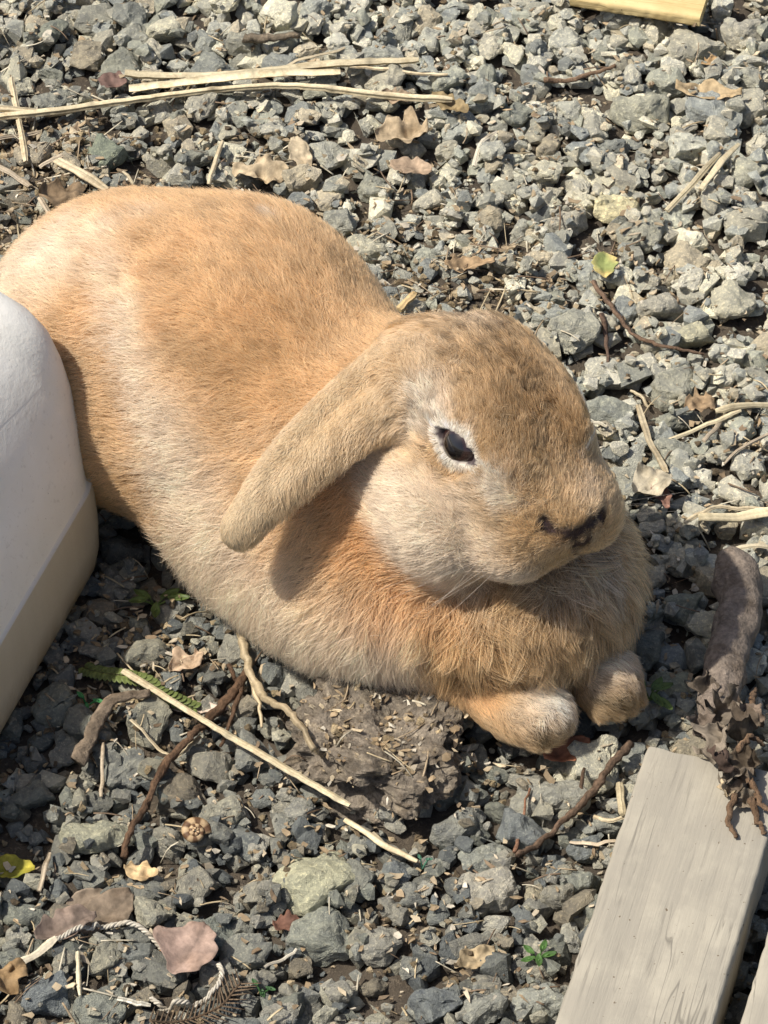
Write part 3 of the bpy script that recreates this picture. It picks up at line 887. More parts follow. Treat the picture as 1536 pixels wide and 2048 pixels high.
# the clod of trodden dirt under the chest stands in the bed before the fine stuff falls
CLOD_C = P(748, 1488, 0)
cv, cf = ico(6)
cv = np.sign(cv) * np.abs(cv) ** .62; cv /= np.abs(cv).max(1).mean()
cl_n = (vnoise(cv + 3, 1.3, 61) - .5) * .55 + (vnoise(cv + 3, 3.4, 62) - .5) * .40 + (vnoise(cv + 3, 8.5, 63) - .5) * .20 + (vnoise(cv + 3, 20., 64) - .5) * .10
cv = cv * (1 + cl_n)[:, None] * np.array([2.55, 2.2, 1.35]) @ rot_z(-.42).T + np.array([CLOD_C[0], CLOD_C[1], -.15])
for v in cv:
    i, j = int((v[1] + GY) / GH), int((v[0] + GX) / GH)
    if 0 < i < gh and 0 < j < gw: Hm[i, j] = max(Hm[i, j], v[2] - .06)
# 4. pebbles fill what is left low
for i in range(11000):
    x, y = rs.uniform(-GX + 1, GX - 1), rs.uniform(-GY + 1, GY - 1)
    if rs.random() < debris_zone(x, y) * .4: continue
    if (x - CLOD_C[0]) ** 2 + (y - CLOD_C[1]) ** 2 < 7: continue
    place(rs, x, y, rs.uniform(.16, .46), 1, 55, .25, blk=.93)
# 5. grit
for i in range(9000):
    x, y = rs.uniform(-20, 20), rs.uniform(-34, 38)
    place(rs, x, y, rs.uniform(.07, .15), 1, 60, .1, blk=.97)
# 6. crumbs of earth in the bare patches and the gaps
CRUMB = [(.10, .075, .05), (.14, .11, .075), (.20, .16, .11), (.075, .058, .042), (.26, .21, .15)]
n_crumb = len(STONES)
for i in range(22000):
    x, y = rs.uniform(-20, 20), rs.uniform(-34, 38)
    dz = debris_zone(x, y)
    if rs.random() > dz * 1.1 + .10: continue
    place(rs, x, y, rs.uniform(.05, .17) * (1 + dz * .4), 1, 60, 1.6 if dz > .5 else .1, np.array(CRUMB[rs.integers(5)]) * rs.uniform(.8, 1.25), blk=.95)

def project(p):
    q = np.asarray(p) - CAM; d = q @ FWD; k = DIST / FRAME_W * 1536.0
    return 768 + q[..., 0] / d * k, 1024 - (q @ UPV) / d * k

def far_gravel_material():
    m = NT('far_gravel')
    tc = m.n('ShaderNodeTexCoord').outputs['Object']
    wz = m.n('ShaderNodeVectorMath', {0: tc, 1: m.n('ShaderNodeVectorMath', {0: m.n('ShaderNodeTexNoise', {'Vector': tc, 'Scale': 60.0}).outputs[1], 3: .012}, operation='SCALE').outputs[0]}, operation='ADD').outputs[0]
    v = m.n('ShaderNodeTexVoronoi', {'Vector': wz, 'Scale': 75.0})
    e = m.n('ShaderNodeTexVoronoi', {'Vector': wz, 'Scale': 75.0}, feature='DISTANCE_TO_EDGE')
    g = m.ramp(m.n('ShaderNodeSeparateColor', {0: v.outputs['Color']}).outputs[0], [(0, (.15, .155, .145)), (.5, (.24, .235, .20)), (1, (.36, .345, .29))])
    k = m.mix(m.ramp(e.outputs[0], [(.02, 1), (.12, 0)]), g, (.06, .05, .04))
    m.l(k, m.b.inputs['Base Color']); m.b.inputs['Roughness'].default_value = .95
    m.l(m.bump(m.ramp(e.outputs[0], [(0, 0), (.3, 1)]), .006), m.b.inputs['Normal'])
    return m.m
ground = mesh_obj('ground', [(-3000, -3000, SOIL - .55), (3000, -3000, SOIL - .55), (3000, 3000, SOIL - .55), (-3000, 3000, SOIL - .55)], [(0, 1, 2, 3)], far_gravel_material(), origin=np.array([0, 0, 0.]))
tag(ground, 'dark crumbly soil under the grey gravel', None, None, 'structure')
# soil relief under the bed
sx, sy = np.meshgrid(np.linspace(-GX, GX, 240), np.linspace(-GY, GY, 360))
sp = np.stack([sx.ravel(), sy.ravel(), np.zeros(sx.size)], 1)
edge = np.clip(np.minimum(GX - np.abs(sp[:, 0]), GY - np.abs(sp[:, 1])) / 2.0, 0, 1)
rise = np.array([debris_zone(a, b) for a, b in sp[:, :2]])
sp[:, 2] = (SOIL + relief(sp) + rise * .75 + (vnoise(sp, 3.5, 44) - .5) * .25) * edge + (SOIL - .56) * (1 - edge)
ii = np.arange(359)[:, None] * 240 + np.arange(239)[None]
sf = np.stack([ii, ii + 1, ii + 241, ii + 240], -1).reshape(-1, 4)
so = mesh_obj('soil_bed', sp, sf, SOIL_M, ground, origin=np.zeros(3))

vis = []
for i, s in enumerate(STONES):
    x, y = project(s['p']); s['px'] = (x, y)
    if -30 < x < 1566 and -30 < y < 2078 and i >= n_bed: vis.append((-s['s'][0] - (9 if s.get('key') else 0), i))
vis.sort()
single = {i for _, i in vis[:300]}
labelled = [i for i in single if STONES[i].get('label')]

def stone_geo(s):
    shp, f = {3: SH3, 2: SH2, 1: SH1}[s['lv']][s['k']]
    v = shp * s['s']
    return v @ s['R'].T, f
def join(items):
    V, F, C, base = [], [], [], 0
    for v, f, c in items:
        V.append(v); F.append(f + base); base += len(v)
        C.append(np.tile(c, (len(v), 1)) if np.ndim(c) == 1 else c)
    return np.concatenate(V), np.concatenate(F), np.concatenate(C)
for nm, sel in (('gravel', [s for i, s in enumerate(STONES) if i not in single and i < n_crumb]), ('dirt', STONES[n_crumb:])):
    v, f, c = join([(stone_geo(s)[0] + s['p'], stone_geo(s)[1], s['c']) for s in sel])
    g = mesh_obj(nm, v, f, STONE_M, ground, smooth=False, colors=c, origin=np.zeros(3))
    g['kind'] = 'stuff'
    if nm == 'gravel':
        for tx in (-1, 0, 1):
            for ty in (-1, 0, 1):
                if tx or ty:                       # the yard goes on round the photographed patch
                    for src in (g, so):
                        c_ = link(src.copy(), ground); c_.location = (tx * (2 * GX - 2.0) * .01, ty * (2 * GY - 2.0) * .01, 0); c_['kind'] = 'stuff'
for i in sorted(single):
    s = STONES[i]; v, f = stone_geo(s)
    if s.get('label'):
        o = mesh_obj('stone', v + s['p'], f, STONE_M, None, smooth=False, colors=np.tile(s['c'], (len(v), 1)), origin=s['p'].copy())
        tag(o, s['label'], 'stone')
    else:
        o = mesh_obj('stone', v + s['p'], f, STONE_M, ground, smooth=False, colors=np.tile(s['c'], (len(v), 1)), origin=s['p'].copy())
# ------------------------------------------------------------------ height of the bed, tubes, leaves
def top_at(x, y, r=.25):
    i, j, k = int((y + GY) / GH), int((x + GX) / GH), max(1, int(r / GH))
    return float(Hm[max(i - k, 0):i + k + 1, max(j - k, 0):j + k + 1].max())

def col_material(name, rough=.8, scale=500, bump=.0008, contrast=.35, trans=0.0, stretch=None):
    m = NT(name)
    at = m.n('ShaderNodeAttribute', attribute_name='col').outputs[0]
    tc = m.n('ShaderNodeTexCoord').outputs['Object']
    if stretch: tc = m.n('ShaderNodeMapping', {0: tc, 3: stretch}).outputs[0]
    a = m.noise(tc, scale, 5, .7); b = m.noise(tc, scale * .22, 4, .6)
    lo, hi = 1 - contrast, 1 + contrast * .6
    k = m.mix(m.ramp(a, [(.3, 0), (.7, 1)]), m.mix(1, at, (lo, lo, lo), 'MULTIPLY'), m.mix(1, at, (hi, hi, hi), 'MULTIPLY'))
    k = m.mix(m.ramp(b, [(.5, 0), (.72, .8)]), k, m.mix(1, k, (.62, .56, .48), 'MULTIPLY'))
    m.l(k, m.b.inputs['Base Color']); m.b.inputs['Roughness'].default_value = rough
    m.b.inputs['Specular IOR Level'].default_value = .3
    m.l(m.bump(m.mix(.5, a, b), bump), m.b.inputs['Normal'])
    if trans:
        t = m.n('ShaderNodeBsdfTranslucent'); m.l(k, t.inputs[0])
        mx = m.n('ShaderNodeMixShader', {0: trans}); m.l(m.b.outputs[0], mx.inputs[1]); m.l(t.outputs[0], mx.inputs[2]); m.l(mx.outputs[0], m.out.inputs[0])
    return m.m
STRAW_M = col_material('straw', .55, 700, .0004, .25, .12)
BARK_M = col_material('bark', .92, 450, .0045, .5)
LEAF_M = col_material('dry_leaf', .75, 350, .0009, .30, .2)
GREEN_M = col_material('green_leaf', .5, 300, .0004, .2, .25)
DIRT_M = col_material('clod', .97, 700, .003, .55)

def resample(pts, n):
    pts = np.asarray(pts, float); d = np.r_[0, np.cumsum(np.linalg.norm(np.diff(pts, axis=0), axis=1))]
    t = np.linspace(0, d[-1], n)
    q = np.stack([np.interp(t, d, pts[:, k]) for k in range(pts.shape[1])], 1)
    for _ in range(max(1, n // 14)):
        q[1:-1] = (q[:-2] + 2 * q[1:-1] + q[2:]) / 4
    return q

def tube(path, rad, sides=8, flat=1.0, rough=0.0, seed=0, color=(.5, .4, .2), stripe=.15, node=0, fiber=0):
    """path (n,3), rad scalar/(n,) -> verts, faces, colours; ends closed"""
    path = np.asarray(path, float); n = len(path)
    rad = np.broadcast_to(np.asarray(rad, float), (n,)).copy()
    r = np.random.default_rng(seed)
    T = np.gradient(path, axis=0); T /= np.linalg.norm(T, axis=1)[:, None]
    up = np.array([0, 0, 1.]); S = np.cross(T, up); S /= np.maximum(np.linalg.norm(S, axis=1), 1e-6)[:, None]; U = np.cross(S, T)
    if node:
        for k in range(node, n - 1, node): rad[k] *= 1.15
    fib = r.uniform(1 - fiber, 1 + fiber * .6, sides) if fiber else np.ones(sides)
    a = np.linspace(0, 2 * math.pi, sides, endpoint=False)
    v = path[:, None] + (rad[:, None] * fib[None])[..., None] * (np.cos(a)[None, :, None] * S[:, None] + flat * np.sin(a)[None, :, None] * U[:, None])
    if rough:
        nz = (vnoise(v.reshape(-1, 3) + seed, 2.2 / max(rad.mean(), .05), seed % 50) - .5).reshape(n, sides)
        nz2 = (vnoise(v.reshape(-1, 3) + seed, .8 / max(rad.mean(), .05), seed % 50 + 1) - .5).reshape(n, sides)
        v = path[:, None] + (v - path[:, None]) * (1 + rough * (nz + 1.2 * nz2))[..., None]
    str_ = 1 + r.normal(0, stripe, sides)[None] + (vnoise(path * 1.0, 1.5, seed % 40) - .5)[:, None] * .5
    c = np.array(color)[None, None] * np.clip(str_, .4, 1.5)[..., None]
    if node:
        for k in range(node, n - 1, node): c[k] *= .6
    v = v.reshape(-1, 3); c = c.reshape(-1, 3)
    i = np.arange(n - 1)[:, None] * sides; j = np.arange(sides)[None]; j2 = (j + 1) % sides
    f = np.stack([i + j, i + j2, i + sides + j2, i + sides + j], -1).reshape(-1, 4).tolist()
    f += [list(range(sides))[::-1], [(n - 1) * sides + q for q in range(sides)]]
    return v, f, np.clip(c, 0, .95)

def ground_path(pix, n, rad, lift=0.0, follow=.35, sag=None):
    """pixel waypoints laid over the bed: rests on the high points, follows the lows a little"""
    q = resample([P(px, py, .25)[:2] for px, py in pix], n)
    z = np.array([top_at(x, y, rad + .15) for x, y in q])
    ln = max(1, int(n * .25)); hi = np.array([np.percentile(z[max(0, i - ln):i + ln + 1], 80) for i in range(n)])
    zz = hi * (1 - follow) + z * follow
    for _ in range(3): zz[1:-1] = (zz[:-2] + zz[1:-1] * 2 + zz[2:]) / 4
    return np.c_[q, zz + rad * .7 + lift]

def joined(name, parts, mat, parent=None, smooth=True, origin=None):
    V, F, C, b = [], [], [], 0
    for v, f, c in parts:
        V.append(v); C.append(c); F += [[k + b for k in q] for q in f]; b += len(v)
    return mesh_obj(name, np.concatenate(V), F, mat, parent, smooth, np.concatenate(C), origin)

def leaf_mesh(center, ang, length, width, color, seed, curl=.5, crumple=.25, tip=1.0, nu=22, nv=11, jag=.08, fold=.3, pitch=(0, 0), two=None):
    """an irregular dry leaf with thickness, midrib fold, curl and ragged rim"""
    r = np.random.default_rng(seed)
    u = np.linspace(0, 1, nu); v = np.linspace(-1, 1, nv)
    w = np.sin(np.pi * np.clip(u, .02, .98) ** tip) ** .7
    edge = 1 + (vnoise(np.c_[u * 9, u * 0, u * 0], 1, seed) - .5) * jag * 6
    edge2 = 1 + (vnoise(np.c_[u * 9, u * 0 + 4, u * 0], 1, seed + 1) - .5) * jag * 6
    X = (u[:, None] - .5) * length + 0 * v[None]
    Y = v[None] * (np.where(v[None] > 0, edge[:, None], edge2[:, None]) * w[:, None]) * width * .5
    Z = fold * np.abs(Y) * .8 + curl * ((u[:, None] - .5) ** 2) * length * .8 * (1 + .5 * v[None]) + curl * .6 * (Y / max(width, .1)) ** 2 * width
    p = np.stack([X, Y, Z], -1).reshape(-1, 3)
    sc = 1.0 / max(width, .3)
    p[:, 2] += (vnoise(p + seed, 2.2 * sc, seed + 2) - .5) * crumple * width + (vnoise(p + seed, 5 * sc, seed + 3) - .5) * crumple * width * .5
    p[:, 1] += (vnoise(p + seed, 3.0 * sc, seed + 4) - .5) * crumple * width * .4
    R = rot_z(math.radians(ang)) @ tilt((1, 0, 0), pitch[0]) @ tilt((0, 1, 0), pitch[1])
    p = p @ R.T
    c = np.array(color)[None] * (1 + (vnoise(p * 1.0 + seed, 3, seed) - .5) * .8 + (vnoise(p + seed, 9, seed + 5) - .5) * .5)[:, None]
    rib = np.exp(-(np.tile(v, nu) / .12) ** 2)[:, None]; c = c * (1 - rib * .25) 
    if two is not None:
        k = np.clip(vnoise(p + seed, 1.6, seed + 8) * 3 - 1.2, 0, 1)[:, None]; c = c * (1 - k) + np.array(two) * k
    th = .012
    n = len(p); P2 = p - np.array([0, 0, th])
    idx = np.arange(n).reshape(nu, nv)
    f = []
    for i in range(nu - 1):
        for j in range(nv - 1):
            a, b, d, e = idx[i, j], idx[i + 1, j], idx[i + 1, j + 1], idx[i, j + 1]
            f.append([a, b, d, e]); f.append([n + e, n + d, n + b, n + a])
    rim = list(idx[:, 0]) + list(idx[-1, 1:]) + list(idx[-2::-1, -1]) + list(idx[0, -2:0:-1])
    for k in range(len(rim)):
        a, b = rim[k], rim[(k + 1) % len(rim)]
        f.append([a, n + a, n + b, b])
    allp = np.concatenate([p, P2]); c = np.clip(np.concatenate([c, c * .85]), 0, .95)
    allp[:, 2] -= allp[:, 2].min()
    return allp + np.asarray(center), f, c

# ------------------------------------------------------------------ white tub at the left edge
def tub_material():
    m = NT('white_plastic')
    tc = m.n('ShaderNodeTexCoord').outputs['Object']
    z = m.n('ShaderNodeSeparateXYZ', {0: tc}).outputs[2]
    a = m.noise(tc, 35, 5, .6); b = m.noise(tc, 300, 4, .7); s = m.noise(tc, 1100, 2, .5)
    st = m.noise(m.n('ShaderNodeMapping', {0: tc, 3: (120, 120, 14)}).outputs[0], 1.0, 4, .6)
    k = m.mix(m.ramp(a, [(.35, 0), (.7, .6)]), (.90, .875, .80), (.80, .775, .68))
    k = m.mix(m.ramp(b, [(.58, 0), (.72, .3)]), k, (.42, .38, .31))
    grime = m.n('ShaderNodeMapRange', {0: z, 1: .0418, 2: .0405, 3: 0.0, 4: .85}).outputs[0]
    k = m.mix(grime, k, m.mix(st, (.42, .36, .25), (.55, .485, .36)))
    low = m.n('ShaderNodeMapRange', {0: z, 1: .016, 2: .0, 3: 0.0, 4: .8}).outputs[0]
    k = m.mix(m.n('ShaderNodeMath', {0: low, 1: m.ramp(st, [(.3, .2), (.6, 1)])}, operation='MULTIPLY').outputs[0], k, (.24, .17, .08))
    k = m.mix(m.ramp(s, [(.72, 0), (.76, .5)]), k, (.25, .22, .18))
    m.l(k, m.b.inputs['Base Color']); m.b.inputs['Roughness'].default_value = .42
    tl = m.n('ShaderNodeBsdfTranslucent'); m.l(k, tl.inputs[0])
    mx = m.n('ShaderNodeMixShader', {0: .18}); m.l(m.b.outputs[0], mx.inputs[1]); m.l(tl.outputs[0], mx.inputs[2]); m.l(mx.outputs[0], m.out.inputs[0])
    m.l(m.bump(m.mix(.5, a, b), .0006), m.b.inputs['Normal'])
    return m.m
CT = P(242, 1056, 0) ; CT[2] = 0
dA, dB = np.array([-.34, -.94]), np.array([-.94, .34])
LA, LB = 24.0, 26.0
def plan(inset, rc, npc=14):
    """rounded rectangle in the (A,B) frame, corner C at the origin"""
    pts = []
    ia = inset * .38 if inset > .3 else inset
    for (ca, cb, a0) in ((ia + rc, inset + rc, 180), (LA - inset - rc, inset + rc, 270), (LA - inset - rc, LB - inset - rc, 0), (ia + rc, LB - inset - rc, 90)):
        for k in range(npc + 1):
            t = math.radians(a0 + 90 * k / npc); pts.append((ca + rc * math.cos(t), cb + rc * math.sin(t)))
    return np.array(pts)
prof = [(.9, -.75, 2.0), (.45, -.55, 2.3), (.15, -.1, 2.5), (.02, .6, 2.6), (0, 2.0, 2.6), (.05, 3.4, 2.6), (.08, 4.0, 2.6), (.10, 4.1, 2.6), (.24, 4.16, 2.6), (.27, 4.3, 2.6), (.30, 5.4, 2.6), (.38, 6.8, 2.5), (.50, 8.2, 2.5), (.68, 9.4, 2.5), (.95, 10.5, 2.5), (1.4, 11.3, 2.5), (2.1, 12.0, 2.5), (3.1, 12.5, 2.4), (4.7, 12.8, 2.2), (7, 12.9, 1.8), (10, 12.9, 1.0)]
V, F = [], []
for ins, z, rc in prof:
    pl = plan(ins, rc)
    s_ = np.clip(pl[:, 0] / 8.0, 0, 1); s_ = s_ * s_ * (3 - 2 * s_)
    pl[:, 1] += max(z - 5, 0) * .80 * s_ * np.clip(1 - pl[:, 1] / 16, 0, 1)
    V.append(np.c_[CT[0] + pl[:, 0] * dA[0] + pl[:, 1] * dB[0], CT[1] + pl[:, 0] * dA[1] + pl[:, 1] * dB[1], np.full(len(pl), z)])
m_ = len(V[0])
for i in range(len(prof) - 1):
    for j in range(m_):
        F.append([i * m_ + j, (i + 1) * m_ + j, (i + 1) * m_ + (j + 1) % m_, i * m_ + (j + 1) % m_])
F.append([(len(prof) - 1) * m_ + j for j in range(m_)][::-1]); F.append(list(range(m_)))
tub = mesh_obj('plastic_tub', np.concatenate(V), F, tub_material(), origin=np.array([CT[0] - 12, CT[1] - 5, 0.]))
tub.data.set_sharp_from_angle(angle=math.radians(28))
tag(tub, 'white plastic tub with rounded corners and a dirty beige lower band at the left edge', 'tub')

# ------------------------------------------------------------------ boards
def wood_material(name, c1, c2, grey):
    m = NT(name)
    tc = m.n('ShaderNodeTexCoord').outputs['Object']
    g = m.n('ShaderNodeMapping', {0: tc, 3: (6, 90, 90)}).outputs[0]
    g2 = m.n('ShaderNodeMapping', {0: tc, 3: (25, 420, 420)}).outputs[0]
    a = m.noise(g, 1, 4, .6); b = m.noise(g2, 1, 5, .7); d = m.noise(tc, 45, 5, .65); s = m.noise(tc, 420, 2, .5)
    wv = m.n('ShaderNodeTexWave', {'Vector': m.n('ShaderNodeMapping', {0: tc, 3: (1.2, 28, 14)}).outputs[0], 'Scale': 1.0, 'Distortion': 5.0, 'Detail': 3.0, 'Detail Scale': .8}, bands_direction='Y').outputs[1]
    k = m.mix(m.ramp(a, [(.3, 0), (.7, 1)]), c1, c2)
    k = m.mix(m.ramp(wv, [(.05, .30), (.35, 0)]), k, grey)
    k = m.mix(m.ramp(b, [(.33, .65), (.45, 0)]), k, tuple(x * .62 for x in grey))
    k = m.mix(m.ramp(d, [(.42, .65), (.62, 0)]), k, tuple(x * 1.02 for x in grey))
    k = m.mix(m.ramp(s, [(.71, 0), (.74, .9)]), k, (.10, .07, .04))
    cr = m.noise(m.n('ShaderNodeMapping', {0: tc, 3: (5, 75, 75)}).outputs[0], 1, 3, .5)
    msk = m.ramp(m.noise(tc, 22, 3, .5), [(.48, 0), (.6, 1)])
    crk = m.n('ShaderNodeMath', {0: m.ramp(cr, [(.492, 0), (.499, 1), (.506, 0)]), 1: msk}, operation='MULTIPLY').outputs[0]
    k = m.mix(crk, k, tuple(x * .6 for x in grey))
    m.l(k, m.b.inputs['Base Color']); m.b.inputs['Roughness'].default_value = .85; m.b.inputs['Specular IOR Level'].default_value = .25
    m.l(m.bump(m.mix(.35, b, wv), .0007, .8), m.b.inputs['Normal'])
    return m.m
WOOD = wood_material('weathered_board', (.315, .288, .228), (.37, .338, .268), (.25, .229, .186))
def board(name, a, b, width, z0, z1, mat, seed, endjag=.12, side=1):
    """a plank whose left edge runs a->b (xy), widening to the right; real thickness, worn arrises"""
    a, b = np.asarray(a[:2]), np.asarray(b[:2]); L = np.linalg.norm(b - a); ax = (b - a) / L; ay = np.array([-ax[1], ax[0]]) * side
    nx_, prof_ = 90, []
    e = .16
    ring = []
    nw = 12
    for k in range(nw + 1): ring.append((e + (width - 2 * e) * k / nw, z1))
    ring += [(width - e * .3, z1 - e * .3), (width, z1 - e)]
    for k in range(1, 5): ring.append((width, z1 - e + (z0 + 2 * e - z1) * k / 5))
    ring += [(width, z0 + e), (width - e, z0), (e, z0), (0, z0 + e)]
    for k in range(1, 5): ring.append((0, z0 + e + (z1 - 2 * e - z0) * k / 5))
    ring += [(0, z1 - e), (e * .3, z1 - e * .3)]
    ring = np.array(ring); m_ = len(ring)
    V = []
    for i in range(nx_ + 1):
        x = L * i / nx_; p = np.c_[np.full(m_, x), ring]
        V.append(p)
    V = np.concatenate(V)
    onedge = np.minimum(np.abs(V[:, 1]), np.abs(V[:, 1] - width)) < e * 1.2
    V[:, 1] += onedge * (vnoise(V, .9, seed) - .5) * .14 + onedge * (vnoise(V, 4, seed + 1) - .5) * .07
    V[:, 2] += (vnoise(V * np.array([.15, 1, 1]), 1.6, seed + 2) - .5) * .05 * (V[:, 2] > z1 - .2)
    end = V[:, 0] < 1e-6
    V[end, 0] += (vnoise(V[end] * 1.0, 2.5, seed + 4) - .5) * endjag * 2.2
    W = np.c_[V[:, 0], V[:, 1] - width / 2, V[:, 2]]
    F = [[i * m_ + j, i * m_ + (j + 1) % m_, (i + 1) * m_ + (j + 1) % m_, (i + 1) * m_ + j] for i in range(nx_) for j in range(m_)]
    F += [list(range(m_))[::-1], [nx_ * m_ + j for j in range(m_)]]
    if side < 0: F = [q[::-1] for q in F]
    me_o = mesh_obj(name, W, F, mat, None, True, None, np.zeros(3))
    me_o.data.set_sharp_from_angle(angle=math.radians(50)) if hasattr(me_o.data, 'set_sharp_from_angle') else None
    from mathutils import Matrix
    c = a + ay * width / 2
    me_o.matrix_world = Matrix(((ax[0], ay[0], 0, c[0] * .01), (ax[1], ay[1], 0, c[1] * .01), (0, 0, 1, 0), (0, 0, 0, 1)))
    return me_o
ZB = 2.9
bA, bB = P(1296, 1492, ZB), P(1050, 2222, ZB)
bB = bA + (bB - bA) * 1.8
br = board('board', bA, bB, 5.15, ZB - 2.5, ZB, WOOD, 71, side=1)
tag(br, 'weathered grey-beige board lying at the lower right with withered leaves on its end', 'board')
off = (bB - bA)[:2] / np.linalg.norm((bB - bA)[:2])
cA = P(1555, 1800, ZB); 
br2 = board('board', cA[:2] , cA[:2] + off * 30, 6.0, ZB - 2.5, ZB, WOOD, 83, side=1)
tag(br2, 'second grey board of which only a sliver shows in the bottom right corner', 'board')
YEL = wood_material('yellow_wood', (.55, .42, .19), (.62, .50, .26), (.42, .30, .12))
yA, yB = P(1138, -8, .9), P(1400, 34, .9)
yb = board('wood_offcut', yA, yB, 2.4, .25, .85, YEL, 91, side=1, endjag=.5)
tag(yb, 'yellow wood offcut lying on the gravel at the top edge', 'wood offcut')

# ------------------------------------------------------------------ clod
cc = np.array((.185, .155, .118))[None] * (1 + (vnoise(cv, 1.1, 5) - .5) * .9 + (vnoise(cv, 4, 6) - .5) * .9)[:, None]
cc = cc + np.clip(vnoise(cv, 5, 7) - .62, 0, 1)[:, None] * np.array((.6, .5, .34))
clod = mesh_obj('dirt_clod', cv, cf, DIRT_M, None, False, np.clip(cc, .01, .6), np.array([CLOD_C[0], CLOD_C[1], -.5]))
tag(clod, 'brown clod of trodden dirt and plant fibres just below the rabbit chest', 'clod')

